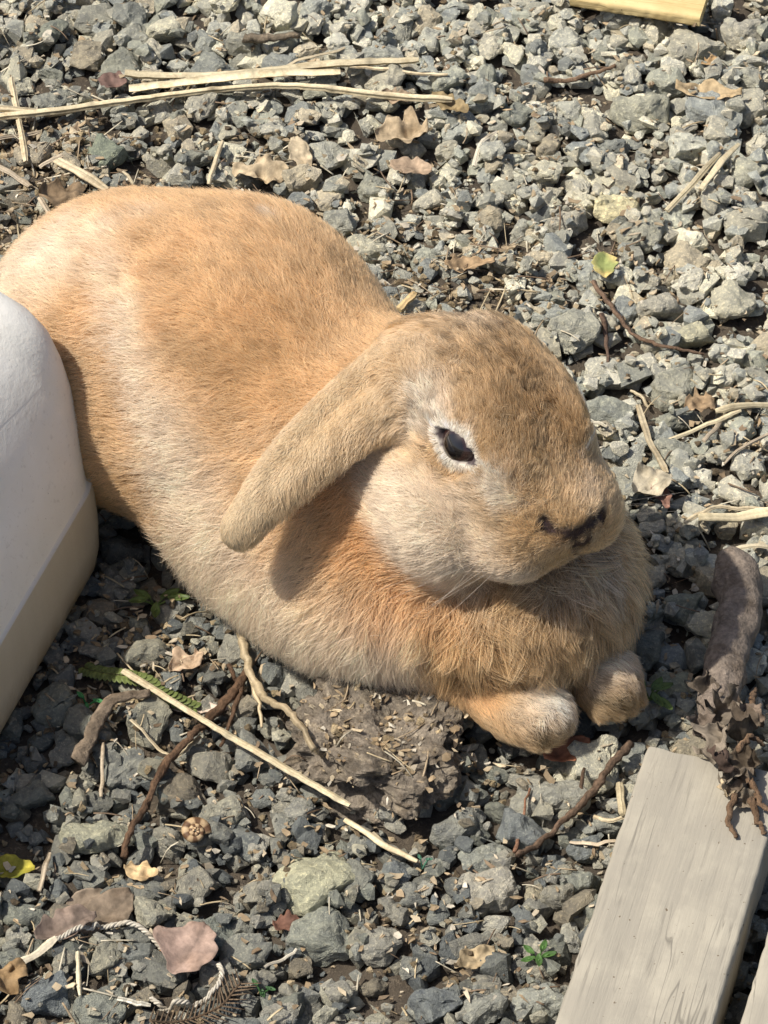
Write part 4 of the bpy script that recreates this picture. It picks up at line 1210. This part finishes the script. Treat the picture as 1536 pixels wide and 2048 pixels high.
# ------------------------------------------------------------------ straw, twigs
S1, S2, S3 = (.64, .55, .36), (.56, .47, .31), (.46, .38, .27)
STRAWS = [  # waypoints px, radius px, colour, flat, lift, label
    ([(-60, 232), (130, 212), (260, 197), (420, 178), (560, 168), (640, 176), (740, 192), (905, 203)], 11, S1, .75, .35, 'longest pale stalk of the straw bundle, reaching from the left edge to the curled leaf'),
    ([(-60, 214), (60, 208), (145, 203)], 10, S2, .8, .55, 'dull stalk end lying along the top of the longest stalk at the left edge'),
    ([(250, 153), (400, 150), (560, 139), (700, 132), (840, 131)], 11, S1, .7, .65, 'flattened pale stalk on top of the straw bundle with a brown left tip'),
    ([(258, 177), (420, 163), (560, 150), (680, 143)], 15, S1, .5, .5, 'broad split pale stalk in the middle of the straw bundle'),
    ([(700, 138), (800, 140), (895, 149)], 5, S2, .7, .5, 'thin stalk end pointing right out of the straw bundle'),
    ([(560, 127), (620, 108), (690, 82)], 4, S2, .8, .3, 'thin straw slanting up above the straw bundle'),
    ([(22, 143), (32, 190), (42, 250), (52, 316)], 7, S2, .8, .15, 'upright straw piece crossing beneath the long stalks near the left edge'),
    ([(-20, 272), (30, 256), (78, 238)], 5, S3, .8, .2, 'short thin straw below the long stalk at the left edge'),
    ([(112, 314), (160, 345), (212, 376)], 11, S2, .4, .2, 'flat split straw touching the back of the rabbit'),
    ([(78, 316), (110, 308), (142, 299)], 5, S3, .6, .3, 'small straw piece at the top end of the flat split straw'),
    ([(245, 338), (262, 352), (280, 366)], 4, S2, .7, .2, 'tiny straw stub just above the rabbit back, right of the flat split straw'),
    ([(416, 352), (428, 315), (445, 270)], 6, S2, .7, .3, 'short straw standing up behind the highest point of the rabbit back'),
    ([(-10, 318), (25, 345), (60, 370)], 6, S3, .7, .1, 'dull straw lying in the brown litter at the left edge'),
    ([(78, 385), (95, 405), (112, 425)], 7, S3, .6, .1, 'short brown-grey straw stub where the rump meets the litter'),
    ([(948, 310), (956, 285), (972, 262), (995, 245)], 5, (.66, .6, .46), .7, .2, 'curved whitish straw in the gravel behind the rabbit head'),
    ([(1335, 392), (1385, 350), (1440, 305)], 7, S1, .6, .3, 'lower stalk of the slanting straw pair in the upper right gravel'),
    ([(1402, 365), (1440, 325), (1478, 285)], 8, S1, .6, .45, 'upper stalk of the slanting straw pair in the upper right gravel'),
    ([(1262, 742), (1285, 748), (1300, 770)], 4, S2, .8, .2, 'small bent stem above the round grey stone'),
    ([(1276, 795), (1300, 860), (1334, 935)], 7, S2, .7, .3, 'bent straw running down beside the rabbit nose'),
    ([(1600, 782), (1520, 792), (1432, 805)], 7, S1, .7, .4, 'thick pale straw entering from the right edge beside the round stone'),
    ([(1340, 862), (1410, 830), (1482, 805)], 5, S1, .7, .3, 'thin pale straw sloping up to the right edge straw'),
    ([(1408, 870), (1430, 840), (1450, 810)], 5, S3, .7, .2, 'dull short straw crossing the thin sloping one'),
    ([(1590, 818), (1500, 870), (1450, 905)], 5, S3, .7, .3, 'dark straw slanting in the litter at the right edge'),
    ([(1600, 1006), (1500, 1014), (1400, 1030)], 12, (.62, .53, .34), .6, .35, 'widest straw of the right edge, lying just above the thick stick'),
    ([(1600, 1030), (1530, 1000), (1440, 995), (1370, 1035)], 5, S2, .7, .5, 'arched thin stem over the widest right edge straw'),
    ([(1600, 1088), (1520, 1086), (1452, 1086)], 6, (.60, .52, .36), .7, .25, 'straw touching the top of the thick stick'),
    ([(796, 622), (812, 606), (830, 588)], 10, (.55, .40, .20), .8, .35, 'stubby yellow-brown stalk piece in the dip between back and head'),
    ([(246, 1349), (400, 1440), (540, 1524), (700, 1619)], 6.5, S1, .8, 1.6, 'thin straight straw running diagonally across the lower left gravel'),
    ([(690, 1612), (750, 1655), (836, 1703)], 7, S2, .6, .5, 'lower broken piece of the diagonal straw'),
    ([(745, 1640), (790, 1680), (832, 1692)], 4, S2, .7, .3, 'split sliver beside the lower end of the diagonal straw'),
    ([(1190, 1598), (1225, 1612), (1258, 1622)], 5, S2, .7, .2, 'short straw left of the board pointing at its edge'),
    ([(1240, 1552), (1243, 1590), (1246, 1622)], 8, (.52, .44, .28), .6, .3, 'upright short straw beside the board edge'),
    ([(25, 1912), (65, 1893), (112, 1872)], 7, (.70, .62, .46), .7, .5, 'pale straw at the left end of the twisted string'),
    ([(154, 1892), (155, 1935), (158, 1978)], 5, (.62, .55, .38), .7, .3, 'small upright straw between the string and the bluish dark stone'),
    ([(76, 1756), (86, 1715), (97, 1670)], 5, S3, .7, .3, 'thin dull straw above the dark stone at the left edge'),
    ([(1240, 1650), (1180, 1655), (1140, 1648)], 5, S3, .7, .1, 'dull stem low in the gravel left of the board'),
    ([(528, 1896), (560, 1880), (594, 1862)], 3.5, (.6, .55, .44), .7, .2, 'fine pale stem right of the string loop'),
    ([(200, 1565), (204, 1520), (206, 1475)], 3.5, S3, .7, .3, 'fine stem below the curled bark strip'),
    ([(330, 1508), (375, 1470), (400, 1450)], 5, S2, .7, .3, 'short yellowish straw leaning on the brown twig'),
    ([(262, 1432), (300, 1462), (338, 1495)], 3, S2, .7, .5, 'hair-thin straw beside the short yellowish one'),
    ([(235, 1980), (275, 1986), (300, 1988)], 5, (.66, .62, .5), .6, .4, 'pale flat straw end under the string tail'),
    ([(1170, 820), (1195, 832), (1215, 842)], 4, (.6, .55, .42), .6, .2, 'whitish sliver between the forehead and the oval stone'),
    ([(1180, 1170), (1181, 1171), (1182, 1172)], 0, S3, .7, .3, None),
]
for k, (pix, r_, c, fl, lift, lab) in enumerate(STRAWS):
    if not lab: continue
    rad = r_ / 51.2; L = np.sum(np.linalg.norm(np.diff(np.array(pix, float), axis=0), axis=1))
    n = max(8, int(L / 14))
    pth = ground_path(pix, n, rad, lift * .35, follow=.35 if n < 25 else .10)
    if n >= 25:
        for _ in range(12): pth[1:-1] = (pth[:-2] + pth[1:-1] * 2 + pth[2:]) / 4
    jit = np.random.default_rng(900 + k).normal(0, .035, (n, 3)); pth += jit * (.5 if rad < .12 else .25)
    rr = np.full(n, rad) * (1 + .10 * np.sin(np.linspace(0, 9, n) + k)); rr[0] *= .9; rr[-1] *= .7
    v, f, cc_ = tube(pth, rr, 12, fl * .8, .10, 900 + k, np.array(c) * .93, .26, node=0 if n < 25 else 17, fiber=.38)
    o = mesh_obj('straw', v, f, STRAW_M, None, False, cc_)
    tag(o, lab, 'straw')

TWIGS = [
    ('stem', [(482, 1235), (486, 1290), (505, 1350), (545, 1420), (575, 1465), (610, 1515), (628, 1545)], 9, (.50, .40, .25), .45, 'crooked pale stem running from under the rabbit to the dirt clod', [[(502, 1345), (515, 1385), (523, 1435)]]),
    ('twig', [(500, 1325), (455, 1380), (400, 1438), (345, 1505), (295, 1590), (262, 1650), (246, 1700)], 9, (.16, .095, .055), .5, 'dark reddish-brown twig in the lower left, crossed by the diagonal straw', [[(480, 1355), (470, 1390), (440, 1470)], [(455, 1320), (475, 1345), (470, 1372)]]),
    ('bark_strip', [(155, 1515), (180, 1475), (205, 1420), (235, 1398), (300, 1392)], 16, (.22, .17, .12), .3, 'curled grey-brown bark strip below the white tub', []),
    ('twig', [(1262, 1485), (1215, 1540), (1160, 1600), (1100, 1650), (1035, 1705)], 8, (.13, .085, .055), .4, 'dark twig lying between the paws and the board', [[(1175, 1583), (1160, 1560), (1168, 1535)]]),
    ('twig', [(1185, 548), (1215, 585), (1262, 640), (1318, 672), (1370, 680), (1410, 684)], 5, (.20, .13, .085), .35, 'thin brown twig with the yellow leaf at its upper end', []),
    ('twig', [(1205, 610), (1215, 650), (1218, 700)], 5, (.13, .085, .06), .15, 'short dark twig pointing down beside the flat slab-like stone', []),
    ('twig', [(485, 78), (540, 74), (600, 66)], 11, (.20, .16, .11), .3, 'short thick grey-brown twig above the straw bundle', []),
    ('twig', [(1030, 1695), (1050, 1600), (1062, 1570)], 3.5, (.28, .15, .09), .3, 'fine reddish twig on the broad flat stone below the paws', []),
    ('twig', [(1090, 145), (1150, 138), (1230, 122)], 6, (.20, .13, .08), .2, 'brown twig lodged in the gravel near the top', []),
]
for k, (nm, pix, r_, c, lift, lab, subs) in enumerate(TWIGS):
    parts = []
    base = None
    for q, px_ in enumerate([pix] + subs):
        n = max(8, int(np.sum(np.linalg.norm(np.diff(np.array(px_, float), axis=0), axis=1)) / 9)); rad = r_ / 51.2 * (1 if q == 0 else .55)
        pth = ground_path(px_, n, rad, lift * .4)
        if base is not None: pth[0, 2] = base[np.argmin(np.linalg.norm(base[:, :2] - pth[0, :2], axis=1)), 2]
        else: base = pth
        pth += np.random.default_rng(40 + k * 7 + q).normal(0, .03, (n, 3))
        parts.append(tube(pth, rad * np.linspace(1.1, .65, n), 10, .55 if nm == 'bark_strip' else .9, .5, 950 + k * 5 + q, c, .2))
    o = joined(nm, parts, STRAW_M if nm == 'stem' else BARK_M)
    tag(o, lab, {'stem': 'plant stem', 'twig': 'twig', 'bark_strip': 'bark'}[nm])

# thick stick
pth = resample([P(*q) for q in ((1455, 1108, 1.0), (1482, 1180, 1.0), (1475, 1250, 1.0), (1450, 1320, 1.1), (1432, 1420, 1.3), (1425, 1450, 1.4))], 46)
rr = np.interp(np.linspace(0, 1, 46), [0, .03, .12, .5, .9, 1], [.35, .72, .92, .85, .72, .4])
v, f, c = tube(pth, rr, 26, .9, .26, 77, (.235, .19, .15), .10)
st = mesh_obj('stick', v, f, BARK_M, None, True, c)
tag(st, 'thick grey-brown stick lying at the right edge above the board', 'stick')

# withered plant on the board end
wp_o = P(1450, 1520, ZB)
wpl = empty('withered_plant', wp_o)
tag(wpl, 'crumpled dark brown withered plant lying over the end of the board', 'withered plant')
WL = [(1420, 1400, 1.4, 80, 1.9, 1.5, (.12, .095, .07)), (1450, 1440, 1.9, 60, 2.2, 1.5, (.20, .165, .125)), (1405, 1470, 2.6, 110, 2.0, 1.2, (.16, .125, .095)), (1440, 1500, ZB, 75, 2.4, 1.5, (.26, .215, .16)),
      (1480, 1480, 2.8, 20, 2.0, 1.3, (.13, .10, .07)), (1500, 1530, ZB, 100, 1.9, 1.2, (.10, .075, .05)), (1460, 1560, ZB, 70, 1.8, 1.2, (.22, .185, .14)), (1490, 1580, ZB, 40, 1.7, 1.1, (.16, .125, .09)),
      (1450, 1595, ZB, 80, 1.3, .9, (.48, .38, .24)), (1500, 1440, 2.4, 130, 1.7, .9, (.20, .15, .11)), (1435, 1535, ZB + .5, 150, 1.5, 1.0, (.09, .06, .045)), (1490, 1610, ZB, 10, 1.3, .8, (.26, .21, .15))]
for k, (px, py, z, an, L, w, c) in enumerate(WL):
    v, f, cc_ = leaf_mesh(P(px, py, z), an, L * .82, w * .72, c, 500 + k * 13, curl=1.1, crumple=.8, fold=.9, jag=.2, nu=26, nv=15, pitch=(random.uniform(-.6, .6), random.uniform(-.3, .3)))
    mesh_obj('leaf', v, f, LEAF_M, wpl, True, cc_, origin=P(px, py, z))
for k, px_ in enumerate([[(1470, 1590, ZB + .5), (1455, 1640, ZB + .3), (1478, 1672, ZB + .1)][:2] + [(1472, 1678, ZB + .12)], [(1500, 1560, ZB + .6), (1530, 1620, ZB + .4), (1560, 1625, ZB + .3)], [(1505, 1600, ZB + .4), (1515, 1640, ZB + .2), (1530, 1668, ZB + .1)],
                         [(1490, 1440, 2.6), (1505, 1400, 2.3), (1512, 1380, 1.8)], [(1475, 1500, ZB + .9), (1500, 1470, ZB + 1.1), (1530, 1490, ZB + .7)]]):
    pth = resample([P(*q) for q in px_], 16) + np.random.default_rng(k).normal(0, .03, (16, 3))
    v, f, cc_ = tube(pth, np.linspace(.15, .07, 16), 8, 1, .5, 600 + k, (.19, .12, .07), .2)
    mesh_obj('stem', v, f, BARK_M, wpl, True, cc_, origin=P(*px_[0]))

# ------------------------------------------------------------------ leaves
LEAVES = [  # px, py, angle, length px, width px, colour, curl, crumple, label, two-tone
    (805, 250, 15, 110, 75, (.46, .36, .23), .8, .5, 'curled beige dry leaf just right of the straw bundle', None),
    (795, 185, -20, 70, 40, (.36, .27, .18), .8, .5, 'small brown crumpled leaf under the right end of the bundle', None),
    (900, 200, -35, 90, 34, (.33, .25, .13), .6, .4, 'narrow brown leaf at the tips of the straw bundle', None),
    (520, 318, -10, 115, 62, (.50, .40, .26), .9, .6, 'crumpled pale brown leaf behind the rabbit back', None),
    (600, 290, -78, 165, 34, (.52, .43, .29), .3, .3, 'long pointed pale leaf sheath behind the rabbit back', None),
    (822, 318, -12, 85, 46, (.42, .31, .21), .4, .2, 'flat pinkish-tan leaf above the gravel patch behind the back', None),
    (1418, 170, -8, 135, 40, (.50, .38, .22), .7, .3, 'long tan leaf in the upper right gravel', None),
    (1420, 115, 30, 40, 26, (.42, .28, .14), .5, .4, 'small orange-brown leaf above the long tan one', None),
    (225, 150, 70, 62, 48, (.16, .10, .08), .5, .4, 'dark reddish-brown leaf at the left tip of the straw bundle', None),
    (125, 380, 20, 95, 60, (.24, .17, .10), .8, .5, 'brown crumpled leaf in the litter above the rump', None),
    (1211, 512, 85, 74, 46, (.62, .50, .20), .25, .15, 'small yellow leaf with a green edge in the gravel on the right', (.30, .34, .12)),
    (18, 1692, 0, 80, 44, (.42, .36, .05), .3, .15, 'yellow-green leaf at the left edge', (.16, .20, .03)),
    (378, 1880, 60, 112, 92, (.37, .265, .21), .4, .15, 'flat pinkish-brown leaf lying on the string', None),
    (345, 1850, 20, 50, 36, (.55, .28, .10), .6, .3, 'small orange leaf fragment under the pinkish leaf', None),
    (210, 1790, 45, 120, 66, (.22, .17, .12), .4, .2, 'brown leaf lying above the left half of the string', None),
    (175, 1752, 20, 85, 40, (.32, .25, .18), .4, .3, 'lighter brown leaf tucked behind the brown one', None),
    (130, 1838, 25, 110, 50, (.24, .18, .14), .5, .3, 'dull brown leaf lying across the left part of the string', None),
    (392, 1382, -3, 110, 26, (.62, .50, .40), .15, .15, 'pale pinkish chip of wood near the fern sprig', None),
    (372, 1310, 30, 70, 40, (.45, .33, .22), .6, .5, 'crumpled tan leaf between the fern sprig and the rabbit', None),
    (1135, 1485, 25, 90, 48, (.30, .13, .07), .5, .2, 'reddish-brown leaf under the near front paw', None),
    (1302, 968, 20, 80, 60, (.52, .46, .34), .9, .6, 'crumpled pale leaf right of the rabbit nose', None),
    (1322, 975, -75, 90, 26, (.36, .20, .15), .3, .3, 'narrow reddish leaf crossing the crumpled pale one', None),
    (1400, 790, 10, 60, 50, (.34, .24, .14), .8, .5, 'rusty-brown leaf between the round stone and the straws', None),
    (940, 520, 15, 100, 36, (.40, .28, .16), .6, .4, 'reddish-tan curled leaf in the crumbly patch behind the head', None),
    (580, 1810, 0, 60, 36, (.18, .09, .06), .6, .4, 'dark red-brown leaf scrap beside the flat bluish stone', None),
    (950, 1885, 30, 80, 36, (.42, .33, .20), .7, .5, 'light brown curled leaf between the seedling and the flat grey stone', None),
    (20, 1945, 60, 70, 50, (.30, .20, .10), .8, .6, 'crumpled brown leaf in the bottom left corner', None),
    (280, 1715, -10, 60, 34, (.60, .44, .24), .7, .5, 'small orange-beige flake below the foot of the dark twig', None),
]
for k, (px, py, an, L, w, c, cu, cr, lab, two) in enumerate(LEAVES):
    q = P(px, py, .4); q[2] = top_at(q[0], q[1], min(L, 60) / 51.2 * .35) - .12 + (.55 if 'lying on the string' in lab else 0)
    v, f, cc_ = leaf_mesh(q, an, L / 51.2 * 1.1, w / 51.2 * 1.25, c, 300 + k * 7, curl=cu * .8, crumple=cr * 1.0, nu=30, nv=17, two=two, jag=.09 + .1 * cr)
    o = mesh_obj('leaf', v, f, LEAF_M, None, True, cc_)
    tag(o, lab, 'leaf' if 'wood' not in lab else 'wood chip')

# twisted string
spx = [(112, 1872), (160, 1848), (205, 1832), (240, 1830), (275, 1838), (310, 1862), (335, 1885), (375, 1895), (410, 1892), (432, 1905), (445, 1935), (436, 1962), (405, 1980), (360, 1988), (320, 1986), (300, 1970)]
n = 260
base = ground_path(spx, n, .08, .12, follow=.7)
T = np.gradient(base, axis=0); T /= np.linalg.norm(T, axis=1)[:, None]; Sd = np.cross(T, [0, 0, 1.]); Sd /= np.linalg.norm(Sd, axis=1)[:, None]
parts = []
for ph in (0, 2.09, 4.18):
    a = np.arange(n) * .52 + ph
    parts.append(tube(base + .055 * (np.cos(a)[:, None] * Sd + np.sin(a)[:, None] * np.array([[0, 0, 1.]])), .05, 6, 1, .1, 30 + int(ph), (.47, .43, .35), .25))
o = joined('string', parts, STRAW_M); tag(o, 'twisted pale string curving under the pinkish leaf at the lower left', 'string')

# snail shell
cS = P(388, 1658, .3); cS[2] = top_at(cS[0], cS[1], .3) + .12
nt = 90; t = np.linspace(0, 1, nt); ang = t * 2 * math.pi * 2.6; rr_ = .55 * np.exp(-1.9 * t); 
pth = np.c_[rr_ * np.cos(ang) * .8, rr_ * np.sin(ang) * .8, .42 * (1 - np.exp(-2.2 * t))]
v, f, c = tube(pth, rr_ * .45 + .01, 14, 1, .05, 3, (.45, .32, .18), .02)
band = (np.repeat(np.sin(ang * 5.5) > .1, 14))[:, None]; c = np.where(band, np.array((.13, .07, .035)), c)
v = v @ tilt((1, .4, 0), .5).T
o = mesh_obj('snail_shell', v + cS, f, STRAW_M, None, True, c); tag(o, 'small striped brown and cream snail shell among the lower left stones', 'snail shell')

# ------------------------------------------------------------------ green things
def seedling(px, py, sprigs, lab, color=(.13, .24, .05), size=.55):
    q = P(px, py, .3); q[2] = top_at(q[0], q[1], .2) - .15
    e = empty('seedling', q); tag(e, lab, 'seedling')
    r = np.random.default_rng(int(px))
    for k in range(sprigs):
        a = 2.4 * k + r.uniform(-.4, .4); d = np.array([math.cos(a), math.sin(a) * .8, 0]); L = size * r.uniform(.8, 1.4)
        tip = q + d * L + np.array([0, 0, .35 + .25 * r.random()])
        v, f, c = tube(resample([q, q + d * L * .4 + [0, 0, .3], tip], 8), .035, 6, 1, .1, k, np.array(color) * 1.3, .05)
        mesh_obj('stem', v, f, GREEN_M, e, True, c, origin=q)
        v, f, c = leaf_mesh(tip - [0, 0, .05], math.degrees(a), size * 1.3, size * .55, color, 70 + k, curl=.4, crumple=.12, nu=12, nv=7, jag=.02)
        mesh_obj('leaf', v, f, GREEN_M, e, True, c, origin=tip)
seedling(1300, 1378, 6, 'light green seedling between the far paw and the stick', (.14, .21, .06), .62)
seedling(1078, 1878, 5, 'small bright green seedling left of the board', (.075, .16, .04), .45)
seedling(310, 1180, 5, 'green sprig in the shade between tub and rabbit', (.13, .18, .05), .65)
seedling(172, 1385, 3, 'tiny green shoot beside the lower edge of the tub', (.05, .22, .07), .35)
seedling(522, 1952, 3, 'tiny dark green shoot near the bottom edge', (.05, .12, .04), .3)
seedling(845, 1702, 2, 'tiny blue-green scrap of plant at the lower tip of the diagonal straw', (.07, .17, .11), .22)
# creeping sprig of small round leaflets
q0 = P(170, 1300, .4); fs = empty('fern_sprig', q0); tag(fs, 'creeping sprig of small round dark green leaflets at the top of the diagonal straw', 'fern sprig')
pix = [(165, 1300), (200, 1325), (240, 1340), (290, 1350), (330, 1375), (385, 1392)]
pth = ground_path(pix, 26, .04, .15)
v, f, c = tube(pth, .035, 6, 1, .2, 5, (.18, .16, .07), .1); mesh_obj('stem', v, f, GREEN_M, fs, True, c, origin=q0)
for k in range(26):
    for sgn in (-1, 1):
        p = pth[k]; tdir = pth[min(k + 1, 25)] - pth[max(k - 1, 0)]; an = math.degrees(math.atan2(tdir[1], tdir[0])) + sgn * 65
        d = np.array([math.cos(math.radians(an)), math.sin(math.radians(an)), .1])
        v, f, c = leaf_mesh(p + d * .22, an, .40, .30, (.16, .20, .06), 10 + k * 2 + sgn, curl=-.3, crumple=.15, nu=7, nv=5, jag=.02, tip=.8)
        mesh_obj('leaflet', v, f, GREEN_M, fs, True, c, origin=p + d * .22)
# dead fir sprig near the bottom edge
q0 = P(420, 2010, .4); fs = empty('fir_sprig', q0); tag(fs, 'dead brown fir sprig with short needles at the bottom edge', 'fir sprig')
pth = ground_path([(300, 2045), (380, 2022), (440, 2000), (480, 1960)], 22, .05, .2)
v, f, c = tube(pth, .05, 6, 1, .3, 5, (.15, .10, .06), .1); mesh_obj('stem', v, f, BARK_M, fs, True, c, origin=q0)
rn = np.random.default_rng(4)
for k in range(22):
    for sgn in (-1, 1):
        p = pth[k]; tdir = N(pth[min(k + 1, 21)] - pth[max(k - 1, 0)]); sd = N(np.cross(tdir, [0, 0, 1]))
        e = p + (tdir * .7 + sd * sgn) * rn.uniform(.5, .75) + [0, 0, rn.uniform(-.05, .12)]
        v, f, c = tube(resample([p, e], 5), [.035, .035, .03, .022, .01], 5, .6, 0, k, (.17, .12, .075), .1)
        mesh_obj('needle', v, f, BARK_M, fs, True, c, origin=p)

# ------------------------------------------------------------------ litter nobody could count: flakes, husks, straw bits
rl = np.random.default_rng(21)
parts = []
FL = [(.50, .40, .26), (.42, .32, .20), (.60, .50, .34), (.34, .26, .16), (.26, .19, .12), (.55, .47, .34), (.44, .33, .20), (.66, .60, .48)]
nfl = 0
hexv = np.array([(math.cos(a), math.sin(a)) for a in np.linspace(0, 2 * math.pi, 7)[:-1]])
FV, FF, FC = [], [], []
for i in range(20000):
    x, y = rl.uniform(-19, 19), rl.uniform(-32, 36)
    dz = debris_zone(x, y)
    if rl.random() > .13 + dz * .9: continue
    L = rl.uniform(.07, .26) * (1.5 if rl.random() < .12 else 1); W = L * rl.uniform(.22, .7)
    h = hexv * rl.uniform(.30, 1.25, (6, 1)) * (L, W)
    R = rot_z(rl.uniform(0, 6.28)) @ tilt((rl.normal(), rl.normal(), 0), abs(rl.normal(0, .35)))
    z = top_at(x, y, .1) + .02
    t3 = np.c_[h, rl.uniform(-.02, .05, 6)]; v = np.concatenate([t3, t3 - [0, 0, .03]]) @ R.T + (x, y, z + .02)
    b = len(FV) * 12
    FV.append(v); c = np.array(FL[rl.integers(8)]) * rl.uniform(.7, 1.15); FC.append(np.tile(c, (12, 1)))
    FF += [[b, b + 1, b + 2, b + 3, b + 4, b + 5], [b + 11, b + 10, b + 9, b + 8, b + 7, b + 6]] + [[b + k, b + 6 + k, b + 6 + (k + 1) % 6, b + (k + 1) % 6] for k in range(6)]
o = mesh_obj('litter', np.concatenate(FV), FF, LEAF_M, ground, False, np.concatenate(FC), np.zeros(3)); o['kind'] = 'stuff'
parts = []
for i in range(2600):
    x, y = rl.uniform(-18, 18), rl.uniform(-31, 35); dz = debris_zone(x, y)
    if rl.random() > .22 + dz: continue
    a = rl.uniform(0, 6.28); L = rl.uniform(.25, 1.2) * (1 + dz * .7); d = np.array([math.cos(a), math.sin(a), 0]) * L / 2
    z0, z1 = top_at(x - d[0], y - d[1], .1), top_at(x + d[0], y + d[1], .1)
    pth = resample([[x - d[0], y - d[1], z0 + .05], [x + rl.normal(0, .04), y + rl.normal(0, .04), max(top_at(x, y, .1), (z0 + z1) / 2) + .04], [x + d[0], y + d[1], z1 + .05]], 5)
    c = np.array([(.55, .45, .28), (.40, .31, .20), (.20, .14, .09), (.62, .56, .42)][rl.integers(4)]) * rl.uniform(.8, 1.1)
    parts.append(tube(pth, rl.uniform(.015, .045), 5, .7, 0, i, c, .1))
o = joined('straw_litter', parts, STRAW_M, ground, True, np.zeros(3)); o['kind'] = 'stuff'
